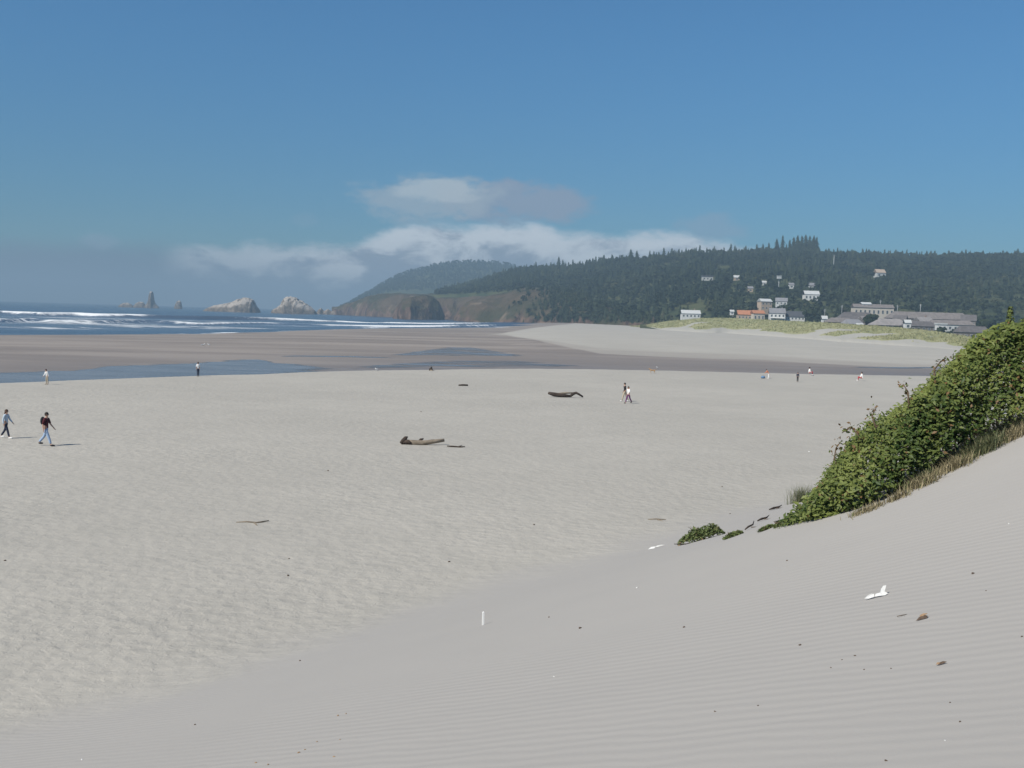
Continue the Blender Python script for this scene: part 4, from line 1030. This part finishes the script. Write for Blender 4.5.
def shoot():
    b = _at(_Tp, np.array([np.interp(1010, [1003, 1024], [_cum[3], _cum[2]])]))[0] - np.array([0, 0, .1]); h = .55
    t = tag(empty('leafy_shoot', tuple(b)), 'single upright leafy shoot standing above the thicket against the dark hill', 'plant')
    link('stem', tubes_mesh('stem', [([(0, 0, -.5), (.01, 0, h * .5), (.02, 0, h)], [.014, .01, .004], 6)]), M_STEM, t)
    n = 130; z = rng.random(n); r = .10 * (1 - z * .75); a = rng.random(n) * 6.28
    link('leaves', leaves_mesh('leaves', np.stack([np.cos(a) * r, np.sin(a) * r, z * h], -1), unit(np.stack([np.cos(a), np.sin(a), .8 + 0 * a], -1) + rng.normal(0, .3, (n, 3))), .04 * (.5 + .7 * rng.random(n)), .3 + .4 * rng.random(n)), M_LEAF, t)
shoot()

# ------------------------------------------------------------------ driftwood
M_WOOD = simple('driftwood', (.20, .165, .125), .9, .4, 2.2, .6)
M_WOODD = simple('dark_wet_wood', (.050, .036, .028), .85, .4, 3, .6)
def log_at(px, py, depth_extra=0.0):
    p = hit(px, py); return p, p[1] / FP
def driftwood(name, label, px, py, parts, cat='driftwood'):
    """parts: (part name, material, [(dx px, dy px up, dz depth m)...], radii in px)"""
    p, k = log_at(px, py); t = tag(empty(name, tuple(p)), label, cat)
    groups = {}
    for nm, m, pts, rad in parts:
        L = [(a * k, c, b * k) for a, b, c in pts]
        link(nm, tubes_mesh(nm, [(L, [r * k for r in rad], 9, .22)]), m, t)
    return t
driftwood('driftwood_log', 'weathered drift log with a dark root knob at its left end, nearest of the logs', 422, 445,
          [('trunk', M_WOOD, [(-19, 2.4, .2), (-10, 1.6, .1), (0, 2.2, 0), (10, 3.6, .1), (22, 5.2, .25)], [2.2, 2.6, 2.4, 2.0, 1.5]),
           ('root', M_WOODD, [(-21, .5, .1), (-18.5, 3.4, .1), (-16.5, 6.8, .1), (-15, 7.4, .2)], [2.0, 3.0, 1.8, .6]),
           ('root', M_WOODD, [(-19, 2.6, .1), (-14, 3.0, 0), (-11, 1.6, -.1)], [2.2, 2.0, 1.0]),
           ('branch', M_WOODD, [(-3, 2.6, .1), (-1.5, 5.2, .1), (1.0, 6.0, .2)], [1.6, 1.3, .6])])
driftwood('driftwood_branch', 'thin dark stick on the sand just right of the nearest log', 456, 447.5,
          [('stick', M_WOODD, [(-9, 1.2, 0), (-3, .7, .1), (3, .6, 0), (9, 1.0, .1)], [.5, .9, .8, .4]), ('twig', M_WOODD, [(2, .8, 0), (6, 2.0, .2)], [.5, .2])])
driftwood('driftwood_log', 'dark drift log with an arched branch at its right end, farther out', 566, 397.5,
          [('trunk', M_WOODD, [(-18, 4.0, 0), (-12, 2.6, 0), (-4, 1.8, 0), (5, 1.6, 0)], [1.5, 1.8, 1.7, 1.1]),
           ('branch', M_WOODD, [(4, 1.2, 0), (7, 3.8, .1), (10, 5.0, .1), (13, 3.6, .1), (17, 1.0, .2)], [1.3, 1.4, 1.3, 1.1, .8]),
           ('branch', M_WOOD, [(-8, 3.2, .2), (0, 4.2, .3), (7, 4.6, .2)], [.9, 1.0, .6])])
driftwood('driftwood_plank', 'short dark plank lying flat near the edge of the stream', 463.5, 386,
          [('plank', M_WOODD, [(-5, .5, 0), (-1, .8, .1), (4.5, .9, .1)], [.7, .9, .7])])
driftwood('driftwood_stump', 'small dark stump at the edge of the stream bank', 431, 370.5,
          [('stump', M_WOODD, [(0, -.5, 0), (0, 2.0, 0), (.3, 3.8, 0)], [2.4, 1.6, 1.1]), ('root', M_WOOD, [(-.5, 0, -.3), (2.6, .3, -.4)], [.9, .5])], 'stump')
for (px, py, n, lab) in ((766, 520, 3, 'reddish brown dead stick half buried on the sandy lip left of the thicket'), (778, 509, 2, 'dark dead stick on the upper sandy lip beside the beach grass'),
                         (753, 528, 2, 'short dead stick lying beside the small creeping plant')):
    driftwood('dead_stick', lab, px, py, [('stick', M_WOODD, [(-10, .2, -.2), (-4, .7, .05), (3, .8, .3), (9, .6, .75)], [.6, 1.1, .8, .3]), ('twig', M_STEM, [(-2, .8, 0), (3, 1.3, .0)], [.5, .2])], 'stick')
driftwood('driftwood_stick', 'low dark stick beside the pale litter, below the rounded green plant', 684, 545,
          [('stick', M_WOODD, [(-10, .6, 0), (0, .9, 0), (12, 1.2, .1)], [.4, .6, .3]), ('twig', M_WOODD, [(2, .9, 0), (7, 2.0, 0)], [.35, .2])], 'stick')
driftwood('dead_stick', 'thin grey twig lying on the rippled dune left of the bark scrap', 903, 616.5, [('stick', M_STEM, [(-6, 0, 0), (0, .6, .02), (6, 1.0, .04)], [.35, .4, .2]), ('twig', M_STEM, [(1, .5, 0), (4, .2, -.02)], [.25, .15])], 'stick')

# ------------------------------------------------------------------ litter and scraps
M_PLASTIC = simple('white_plastic', (.62, .62, .60), .6, .12, 14)
M_STAKE = simple('white_stake_paint', (.84, .84, .82), .5, .04, 6)
M_BARKS = simple('bark_scrap', (.105, .075, .055), .9, .4, 30)
M_BARKL = simple('bark_scrap_pale', (.30, .20, .12), .9, .3, 30)
def crumple(px, py, lobes, name, label, cat, mats, part_names):
    """Bent sheets with thickness. lobes: outline polylines in px offsets with lift."""
    p = hit(px, py); k = p[1] / FP; t = tag(empty(name, tuple(p)), label, cat)
    for nm, m, pts in zip(part_names, mats, lobes):
        bm = bmesh.new(); n = len(pts); cx = sum(q[0] for q in pts) / n; cz = sum(q[1] for q in pts) / n
        gnd = lambda x, y: tz(p[0] + x, p[1] + y) - p[2]
        fr = []; bk = []
        for x, zz in pts + [(cx, cz)]:
            X = x * k; Y = rng.normal(0, .5) * k + zz * k * .7
            fr.append(bm.verts.new((X, Y, gnd(X, Y) + max(zz, 0) * k * .75 + .004 + rng.random() * k * .4)))
            bk.append(bm.verts.new((X * .98, Y + .8 * k, fr[-1].co.z - .7 * k * .3 + .001)))
        for i in range(n):
            j = (i + 1) % n
            bm.faces.new((fr[i], fr[j], fr[n])); bm.faces.new((bk[j], bk[i], bk[n])); bm.faces.new((fr[j], fr[i], bk[i], bk[j]))
        link(nm, bm_mesh(nm, bm), m, t)
    return t
crumple(877, 598, [[(-12, 2.5), (-8, 1), (-3, 1.5), (-2, 5), (-5, 6), (-9, 4.5)], [(-2, 1.5), (3, .5), (8, 0), (11, 1.5), (9, 4), (4, 4.5), (0, 4)], [(4, 3.5), (8, 3.2), (9.5, 6), (11.5, 11), (9, 11.5), (6, 8)]],
        'plastic_scrap', 'torn white plastic scrap lying on the rippled dune', 'litter', [M_PLASTIC] * 3, ['flap', 'sheet', 'flap'])
crumple(922, 620, [[(-6, 0), (-1, -.5), (5, 0), (6.5, 2), (3, 4), (-2, 3)], [(-1, 3.5), (4, 3.8), (7, 5), (3, 6), (-1, 5)]], 'bark_scrap', 'curled brown scrap of bark right of the white plastic', 'bark', [M_BARKS, M_BARKL], ['underside', 'curl'])
crumple(942, 665, [[(-4, 0), (2, -.3), (5, 1.2), (2, 3), (-2, 2.2)], [(-6, 1.2), (-3, .8), (-1, 2.6), (-4, 3)]], 'bark_scrap', 'small dark scrap of bark, nearest to the bottom right corner', 'bark', [M_BARKS, M_BARKL], ['shell', 'curl'])
crumple(657, 548, [[(-9, 0), (-3, -.3), (-1, 2), (-6, 2.6)], [(-1, 1), (4, .8), (8, 1.5), (4, 2.8), (0, 2.6)]], 'plastic_scrap', 'flat pale litter on the sand left of the rounded green plant', 'litter', [M_PLASTIC, M_PLASTIC], ['sheet', 'flap'])
def stake():
    p = hit(483, 625); k = p[1] / FP; t = tag(empty('white_stake', tuple(p)), 'short white stake stuck upright in the footprinted sand', 'stake')
    bm = bmesh.new(); w = 1.9 * k; h = 13 * k; add_box(bm, (0, 0, h / 2 - .04), (w, w * .7, h + .08), .3); link('post', bm_mesh('post', bm), M_STAKE, t)
    bm = bmesh.new(); bmesh.ops.create_cone(bm, cap_ends=True, segments=4, radius1=w * .62, radius2=w * .2, depth=w * .5, matrix=Matrix.Translation((0, 0, h + w * .26)) @ Matrix.Rotation(.3 + math.pi / 4, 4, 'Z'))
    link('tip', bm_mesh('tip', bm), M_STAKE, t)
stake()
def board():
    p = hit(1000, 424); p = W(1001, 413, p[1] - .25); t = tag(empty('pale_board', tuple(p), .2), 'pale bluish board caught in the dry grass below the thicket', 'board')
    k = p[1] / FP; bm = bmesh.new(); add_box(bm, (0, 0, 0), (11 * k, .03, 4 * k)); bmesh.ops.rotate(bm, verts=bm.verts, matrix=Matrix.Rotation(-.35, 3, 'Y')); link('plank', bm_mesh('plank', bm), simple('weathered_white_board', (.55, .58, .60), .8, .15, 8), t)
    bm = bmesh.new(); add_box(bm, (-3 * k, .05, -5 * k), (.03, .03, 12 * k)); link('peg', bm_mesh('peg', bm), M_WOOD, t)
board()
def bits(pts, size, m, name, label, cat, group):
    for i, (px, py, s) in enumerate(pts):
        p = hit(px, py); k = p[1] / FP; bm = bmesh.new()
        bmesh.ops.create_icosphere(bm, subdivisions=2, radius=1.0)
        a = rng.random(3) * 6
        for v in bm.verts:
            n = 1 + .35 * math.sin(v.co.x * 3 + a[0]) * math.cos(v.co.y * 2.6 + a[1]) + .15 * math.sin(v.co.z * 5 + a[2])
            v.co = Vector((v.co.x * n * s * k * .95, v.co.y * n * s * k * .7, v.co.z * n * s * k * .5))
        o = link(name, bm_mesh(name, bm, True), m); o.location = (p[0], p[1], p[2] + s * k * .25); o.rotation_euler = (0, 0, rng.random() * 6)
        tag(o, label, cat, group)
bits([(580, 628.5, 1.9), (973, 574, 1.8), (549, 617.5, 1.3), (986, 591, 1.0), (855, 656, 1.4), (864, 670, 1.2), (891, 669, 1.1), (787, 561, 1.3), (684, 627.5, 1.5), (800, 645.5, 1.8), (831, 668, 1.2), (715, 712, 1.4), (758, 706, 1.1), (950, 703, 1.1), (960, 722, 1.4), (886, 761, 1.7),
      (1022, 637, 1.3), (842, 660, 1.0)], 0, M_BARKS, 'bark_bit', 'tiny dark bit of bark on the bare rippled dune', 'bark', 'dark bits of bark on the dune')
bits([(328, 471, 1.2), (288, 576, 1.6), (289, 559, 1.2), (449, 562, 1.5), (534, 525, 1.2), (5, 561, 1.5), (195, 725, 1.3), (300, 661, 1.3), (730, 514, 1.0), (421, 412, .9), (722, 487, 1.0)], 0, M_BARKS, 'weed_bit', 'small dark lump of seaweed on the trodden beach sand', 'seaweed', 'dark lumps on the trodden sand')
bits([(1009, 524, 1.2), (637, 588, 1.3), (554, 677, 1.0), (945, 741, 1.0), (82, 760, 1.4), (809, 452, 1.0)], 0, M_PLASTIC, 'shell_bit', 'tiny white shell fragment on the sand', 'shell', 'white shell fragments')
bits([(338, 716, 1.4), (346, 714, 1.0), (299, 753, 1.6), (305, 750, 1.1), (317, 742, 1.2), (334, 757, 1.3), (256, 763, 1.5), (268, 765, 1.4), (340, 740, .9)], 0, M_BARKL, 'straw_bit', 'brown bit of plant debris at the lower foot of the dune', 'debris', 'brown debris at the foot of the dune')
driftwood('kelp_strand', 'flat brown kelp strand on the open trodden sand', 250, 523, [('strand', M_WOOD, [(-14, .2, 0), (-4, .5, .1), (6, .4, 0), (17, 1.2, .3)], [.5, .9, .9, .5]), ('blade', M_WOOD, [(4, .5, 0), (10, .3, -.4)], [.8, .4])], 'kelp')
driftwood('kelp_strand', 'low tan kelp strand left of and above the rounded green plant', 657, 520, [('strand', M_WOOD, [(-9, .2, 0), (0, .5, .1), (9, .4, 0)], [.4, .7, .4]), ('blade', M_WOOD, [(0, .5, 0), (5, .3, -.3)], [.6, .3])], 'kelp')

# ------------------------------------------------------------------ people
def cloth(name, c): return simple(name, c, .9, .12, 6)
M_SKIN = simple('skin', (.47, .29, .21), .6, .06, 5); M_HAIRB = simple('brown_hair', (.055, .03, .02), .7, .2, 20); M_HAIRD = simple('dark_hair', (.02, .015, .012), .7, .2, 20)
M_EYE = simple('eye', (.02, .015, .01), .3)
CL = {k: cloth(k + '_cloth', v) for k, v in dict(black=(.018, .017, .02), maroon=(.075, .014, .020), jeans=(.30, .40, .55), paleblue=(.42, .50, .58), white=(.78, .78, .77), navy=(.03, .035, .06), red=(.40, .05, .06),
                                                orange=(.62, .19, .08), grey=(.30, .32, .35), purple=(.12, .03, .12), khaki=(.42, .36, .27), blue=(.12, .22, .36)).items()}
def skin_mesh(name, verts, edges, rad, root=0):
    me = bpy.data.meshes.new('tmp'); me.from_pydata([tuple(v) for v in verts], edges, []); o = bpy.data.objects.new('tmp', me); col.objects.link(o)
    sk = o.modifiers.new('s', 'SKIN'); sk.use_smooth_shade = True; sub = o.modifiers.new('u', 'SUBSURF'); sub.levels = 1; sub.render_levels = 1
    for i, r in enumerate(rad):
        d = me.skin_vertices[0].data[i]; d.radius = (r, r) if np.isscalar(r) else r; d.use_root = (i == root)
    dg = bpy.context.evaluated_depsgraph_get(); dg.update()
    out = bpy.data.meshes.new_from_object(o.evaluated_get(dg)); out.name = name
    bpy.data.objects.remove(o); bpy.data.meshes.remove(me)
    for p in out.polygons: p.use_smooth = True
    return out
def person(label, px, py, hpx, rz, top='white', legs='jeans', hair=None, pose='walk', swing=22, sleeve=.5, long_hair=False, lean=0.04, arms=(14, -18), shoe='white', group=None, name='person'):
    p = hit(px, py); H = hpx / FP * p[1] if pose != 'sit' else hpx / FP * p[1] * 1.9
    s = np.clip(H, 1.35, 2.0) / 1.75
    rad_ = math.radians
    J = {}
    def leg(side, a, kb):
        hip = np.array([.09 * side, 0, .93]); kn = hip + .45 * np.array([.0, math.sin(a), -math.cos(a)]); an = kn + .43 * np.array([0, math.sin(a - kb), -math.cos(a - kb)])
        to = an + np.array([.01 * side, .16, -.045]); return [hip, kn, an, to]
    if pose == 'sit': Ls = [leg(1, rad_(112), rad_(120)), leg(-1, rad_(100), rad_(98))]
    elif pose == 'stand': Ls = [leg(1, rad_(3), rad_(3)), leg(-1, rad_(-4), rad_(2))]
    else: Ls = [leg(1, rad_(swing), rad_(6)), leg(-1, rad_(-swing * .8), rad_(swing * .9))]
    def sp(z, off=0): return np.array([0, math.sin(lean) * (z - .96) + off, z])
    tors = [sp(.96), sp(1.12), sp(1.32, -.01), sp(1.46), sp(1.53, .01), sp(1.615, .02), sp(1.69, .025)]
    def arm(side, b, eb=24):
        b = rad_(b); sh = sp(1.425) + np.array([.185 * side, 0, 0]); el = sh + .29 * np.array([.14 * side, math.sin(b), -math.cos(b)]); wr = el + .25 * np.array([.03 * side, math.sin(b + rad_(eb)), -math.cos(b + rad_(eb))])
        hd = wr + .08 * unit(wr - el); return [sh, el, wr, hd]
    As = [arm(1, -arms[0] if pose == 'walk' else arms[0]), arm(-1, -arms[1] if pose == 'walk' else arms[1])]
    V = tors + Ls[0] + Ls[1] + As[0] + As[1]
    E = [(0, 1), (1, 2), (2, 3), (3, 4), (4, 5), (5, 6), (0, 7), (7, 8), (8, 9), (9, 10), (0, 11), (11, 12), (12, 13), (13, 14), (3, 15), (15, 16), (16, 17), (17, 18), (3, 19), (19, 20), (20, 21), (21, 22)]
    R = [(.15, .105), (.125, .095), (.155, .105), (.085, .07), .052, .088, .080] + [.085, .058, .040, .034] * 2 + [.055, .042, .028, .034] * 2
    low = min(min(q[2] for q in L) for L in Ls) - .045
    if pose == 'sit': low = min(low, .96 - .13)
    off = np.array([0, 0, -low]); V = [v + off for v in V]
    V = [v * s for v in V]; sc_ = lambda r: tuple(x * s for x in r) if not np.isscalar(r) else r * s
    t = tag(empty(name, tuple(p), rz), label, 'person', group)
    body = skin_mesh('body', V, E, [sc_(r) for r in R])
    bm = bmesh.new(); bm.from_mesh(body)
    hc = (V[5] + V[6]) / 2
    def blob(c, r3, seg=8):
        bmesh.ops.create_uvsphere(bm, u_segments=seg, v_segments=6, radius=1.0, matrix=Matrix.Translation(Vector(c)) @ Matrix.Diagonal((*r3, 1)))
    blob(hc + np.array([0, .088, -.012]) * s, (.013 * s, .022 * s, .02 * s))                          # nose
    for sd in (-1, 1): blob(hc + np.array([.084 * sd, 0, -.005]) * s, (.012 * s, .02 * s, .03 * s))    # ears
    for a in As:
        w = (a[2] + off) * s; h = (a[3] + off) * s; dr = unit(h - w); sd = 1 if a[0][0] > 0 else -1
        for k in range(5):
            if k < 4:
                o = h + np.array([0, (.022 - .0145 * k) * s, 0]) + dr * .01 * s; ln = (.075, .082, .077, .06)[k] * s; e = dr + np.array([-.25 * sd, .12, 0])
            else:
                o = w + dr * .03 * s + np.array([0, .028 * s, 0]); ln = .055 * s; e = dr * .7 + np.array([0, .7, 0])
            e = unit(e); vv, ff = tube([o, o + e * ln * .5, o + e * ln + np.array([-.012 * sd, 0, 0]) * s], [.0095 * s, .0085 * s, .006 * s], 5)
            bv = [bm.verts.new(tuple(q)) for q in vv]
            for f in ff: bm.faces.new([bv[i] for i in f])
    bm.to_mesh(body); bm.free(); link('body', body, M_SKIN, t)
    bm = bmesh.new()
    for sd in (-1, 1): bmesh.ops.create_uvsphere(bm, u_segments=6, v_segments=4, radius=.011 * s, matrix=Matrix.Translation(Vector(hc + np.array([.033 * sd, .080, .012]) * s)))
    link('eyes', bm_mesh('eyes', bm), M_EYE, t)
    # clothes
    g = .018 * s
    tv = [V[0] - np.array([0, 0, .04]) * s, V[1], V[2], V[3]]; te = [(0, 1), (1, 2), (2, 3)]; tr = [(.160 * s, .120 * s), (.140 * s, .112 * s), (.168 * s, .120 * s), (.080 * s, .072 * s)]
    for a0 in (15, 19):
        b = len(tv); e = V[a0 + 1]; tv += [V[a0], e]; te += [(3, b), (b, b + 1)]; tr += [.070 * s, .056 * s]
        if sleeve > .6: tv.append(V[a0 + 2]); te.append((b + 1, b + 2)); tr.append(.042 * s)
    link('shirt', skin_mesh('shirt', tv, te, tr, 1), CL[top], t)
    lv = [V[0] + np.array([0, 0, .06]) * s, V[0]]; le = [(0, 1)]; lr = [(.150 * s, .115 * s), (.162 * s, .122 * s)]
    for l0 in (7, 11):
        b = len(lv); lv += [V[l0], V[l0 + 1], V[l0 + 2] + np.array([0, 0, .02]) * s]; le += [(1, b), (b, b + 1), (b + 1, b + 2)]; lr += [.102 * s, .076 * s, .062 * s]
    link('trousers', skin_mesh('trousers', lv, le, lr, 1), CL[legs], t)
    for l0 in (7, 11):
        a, b = V[l0 + 2], V[l0 + 3]; c = (a + b) / 2 + np.array([0, .01, -.015]) * s
        bm = bmesh.new(); bmesh.ops.create_uvsphere(bm, u_segments=12, v_segments=8, radius=1, matrix=Matrix.Translation(Vector(c)) @ Matrix.Diagonal((.05 * s, .14 * s, .05 * s, 1)))
        for v in bm.verts: v.co.z = max(v.co.z, b[2] - .045 * s)
        link('shoe', bm_mesh('shoe', bm, True), CL[shoe], t)
    bm = bmesh.new(); bmesh.ops.create_uvsphere(bm, u_segments=16, v_segments=12, radius=1, matrix=Matrix.Translation(Vector(hc + np.array([0, -.018, .022]) * s)) @ Matrix.Diagonal((.098 * s, .105 * s, .112 * s, 1)))
    for f in [f for f in bm.faces if f.calc_center_median().y > hc[1] + .04 * s and f.calc_center_median().z < hc[2] + .055 * s]: bm.faces.remove(f)
    if long_hair:
        for v in bm.verts:
            if v.co.y < hc[1] - .02 * s and v.co.z < hc[2]: v.co.z -= .16 * s; v.co.y -= .03 * s
    link('hair', bm_mesh('hair', bm, True), hair or M_HAIRB, t)
    return t, p, s, V, rz

RT = -math.pi / 2 - .1                              # walking towards the right of the frame
P1 = person('person in a dark maroon top and pale jeans striding right, wearing a black backpack', 46, 446, 34, RT, 'maroon', 'jeans', M_HAIRD, 'walk', 24, .5, shoe='black')
def backpack(P):
    t, p, s, V, rz = P
    t2 = tag(empty('backpack', tuple(p), rz), 'black backpack on the back of the striding person in maroon', 'backpack')
    c = V[2] + np.array([0, -.19, .0]) * s
    bm = bmesh.new(); bmesh.ops.create_uvsphere(bm, u_segments=14, v_segments=10, radius=1, matrix=Matrix.Translation(Vector(c)) @ Matrix.Diagonal((.15 * s, .105 * s, .22 * s, 1)))
    link('bag', bm_mesh('bag', bm, True), CL['black'], t2)
    specs = []
    for sd in (-1, 1):
        specs = [([V[3] + np.array([.11 * sd, -.12, -.03]) * s, V[3] + np.array([.115 * sd, 0, .035]) * s, V[2] + np.array([.12 * sd, .125, .02]) * s, V[1] + np.array([.13 * sd, .02, .02]) * s, V[1] + np.array([.12 * sd, -.12, .06]) * s], [.018 * s] * 5, 6)]
        link('strap', tubes_mesh('strap', specs), CL['black'], t2)
backpack(P1)
person('person with long brown hair in a pale blue top walking right, leftmost on the beach', 6, 438.5, 29, RT, 'paleblue', 'navy', M_HAIRB, 'walk', 20, .9, True, shoe='white')
person('person in white wading in the stream, farther left of the two waders', 47, 384.5, 15, 2.6, 'white', 'khaki', M_HAIRB, 'stand', lean=.18, sleeve=.9, shoe='khaki')
person('person in white top and dark trousers standing in the stream, right of other wader', 198, 376.5, 14, .5, 'white', 'navy', M_HAIRB, 'stand', shoe='black')
person('person in a black top walking close behind the white shirted one', 624.6, 401.5, 18.5, 1.9, 'black', 'khaki', M_HAIRD, 'walk', 18, .9, shoe='white')
person('person in a white shirt and dark trousers walking beside the one in black', 628.2, 403.5, 17, 2.2, 'white', 'purple', M_HAIRD, 'walk', 22, .5, shoe='black')
person('person in dark clothes standing at the bank between the orange top and the white top', 797.5, 382, 9.5, 3.0, 'navy', 'black', M_HAIRD, 'stand', sleeve=.9, shoe='black')
person('person in an orange top bending at the stream bank beside a blue bag', 768.5, 378.5, 8.5, 1.3, 'orange', 'white', M_HAIRB, 'stand', lean=.75, sleeve=.9, arms=(40, 30))
person('person in a white top and dark red trousers sitting at the stream bank', 809.5, 375.5, 6, -1.6, 'white', 'red', M_HAIRD, 'sit', sleeve=.9, lean=-.05)
person('person in a white top and red trousers sitting on the sand, farthest right', 861, 381, 6.5, 1.57, 'white', 'red', M_HAIRD, 'sit', sleeve=.9, lean=-.1)
def small_bag():
    p = hit(763, 378.5); k = p[1] / FP; t = tag(empty('beach_bag', tuple(p)), 'small blue beach bag on the sand left of the person in orange', 'bag')
    bm = bmesh.new(); bmesh.ops.create_cube(bm, size=1, matrix=Matrix.Translation((0, 0, 1.2 * k)) @ Matrix.Diagonal((4 * k, 2.2 * k, 2.4 * k, 1))); bmesh.ops.bevel(bm, geom=bm.edges[:], offset=.5 * k, segments=2, affect='EDGES')
    link('bag', bm_mesh('bag', bm, True), CL['blue'], t)
    link('handle', tubes_mesh('handle', [([(-1.2 * k, 0, 2.2 * k), (-.6 * k, 0, 3.4 * k), (.6 * k, 0, 3.4 * k), (1.2 * k, 0, 2.2 * k)], [.15 * k] * 4, 6)]), CL['blue'], t)
small_bag()

# ------------------------------------------------------------------ dog and gulls
def dog():
    p = hit(652.5, 373.5); t = tag(empty('tan_dog', tuple(p), 1.45), 'tan dog standing by the stream bank behind the walking pair', 'dog')
    V = [(0, -.30, .50), (0, .0, .50), (0, .28, .53), (0, .42, .66), (0, .50, .74), (0, .66, .70)]; E = [(0, 1), (1, 2), (2, 3), (3, 4), (4, 5)]; R = [.10, .105, .13, .075, .075, .04]
    for sd in (-1, 1):
        b = len(V); V += [(.08 * sd, .27, .42), (.08 * sd, .28, .22), (.08 * sd, .27, .03)]; E += [(2, b), (b, b + 1), (b + 1, b + 2)]; R += [.055, .035, .03]
        b = len(V); V += [(.08 * sd, -.32, .42), (.085 * sd, -.22, .28), (.085 * sd, -.38, .17), (.085 * sd, -.36, .03)]; E += [(0, b), (b, b + 1), (b + 1, b + 2), (b + 2, b + 3)]; R += [.075, .05, .03, .028]
    b = len(V); V += [(0, -.45, .58), (0, -.62, .72)]; E += [(0, b), (b, b + 1)]; R += [.035, .018]
    me = skin_mesh('body', V, E, R, 1); bm = bmesh.new(); bm.from_mesh(me)
    for sd in (-1, 1): bmesh.ops.create_cone(bm, cap_ends=True, segments=6, radius1=.035, radius2=.008, depth=.10, matrix=Matrix.Translation((.055 * sd, .47, .80)))
    bm.to_mesh(me); bm.free(); link('body', me, simple('tan_fur', (.36, .22, .11), .9, .2, 8), t)
dog()
def gull(px, py, rz, label, s=1.0):
    p = hit(px, py); t = tag(empty('gull', tuple(p), rz), label, 'gull'); t.scale = (s, s, s)
    V = [(0, -.20, .20), (0, 0, .20), (0, .12, .22), (0, .17, .30), (0, .19, .36), (0, .25, .355)]; E = [(i, i + 1) for i in range(5)]
    me = skin_mesh('body', V, E, [.035, .085, .075, .04, .045, .012], 1); bm = bmesh.new(); bm.from_mesh(me)
    for sd in (-1, 1):
        vv, ff = tube([(.03 * sd, .03, .16), (.03 * sd, .03, -.02)], [.010, .008], 5); bv = [bm.verts.new(tuple(q)) for q in vv]
        for f in ff: bm.faces.new([bv[i] for i in f])
    bm.to_mesh(me); bm.free(); link('body', me, M_WHITE, t)
    bm = bmesh.new()
    for sd in (-1, 1): bmesh.ops.create_uvsphere(bm, u_segments=10, v_segments=6, radius=1, matrix=Matrix.Translation((.075 * sd, -.06, .215)) @ Matrix.Diagonal((.022, .19, .06, 1)))
    link('wings', bm_mesh('wings', bm, True), CL['grey'], t)
gull(376.5, 370.8, 1.2, 'white gull standing at the stream edge in the middle of the frame', 1.1)
gull(203, 346.5, -1.4, 'white gull on the brown wet sand near the surf', 2.0)
gull(209, 346, 1.4, 'second gull on the wet sand, just right of the first one', 1.6)
gull(657, 368.5, .4, 'white gull across the stream above the tan dog', 1.0)
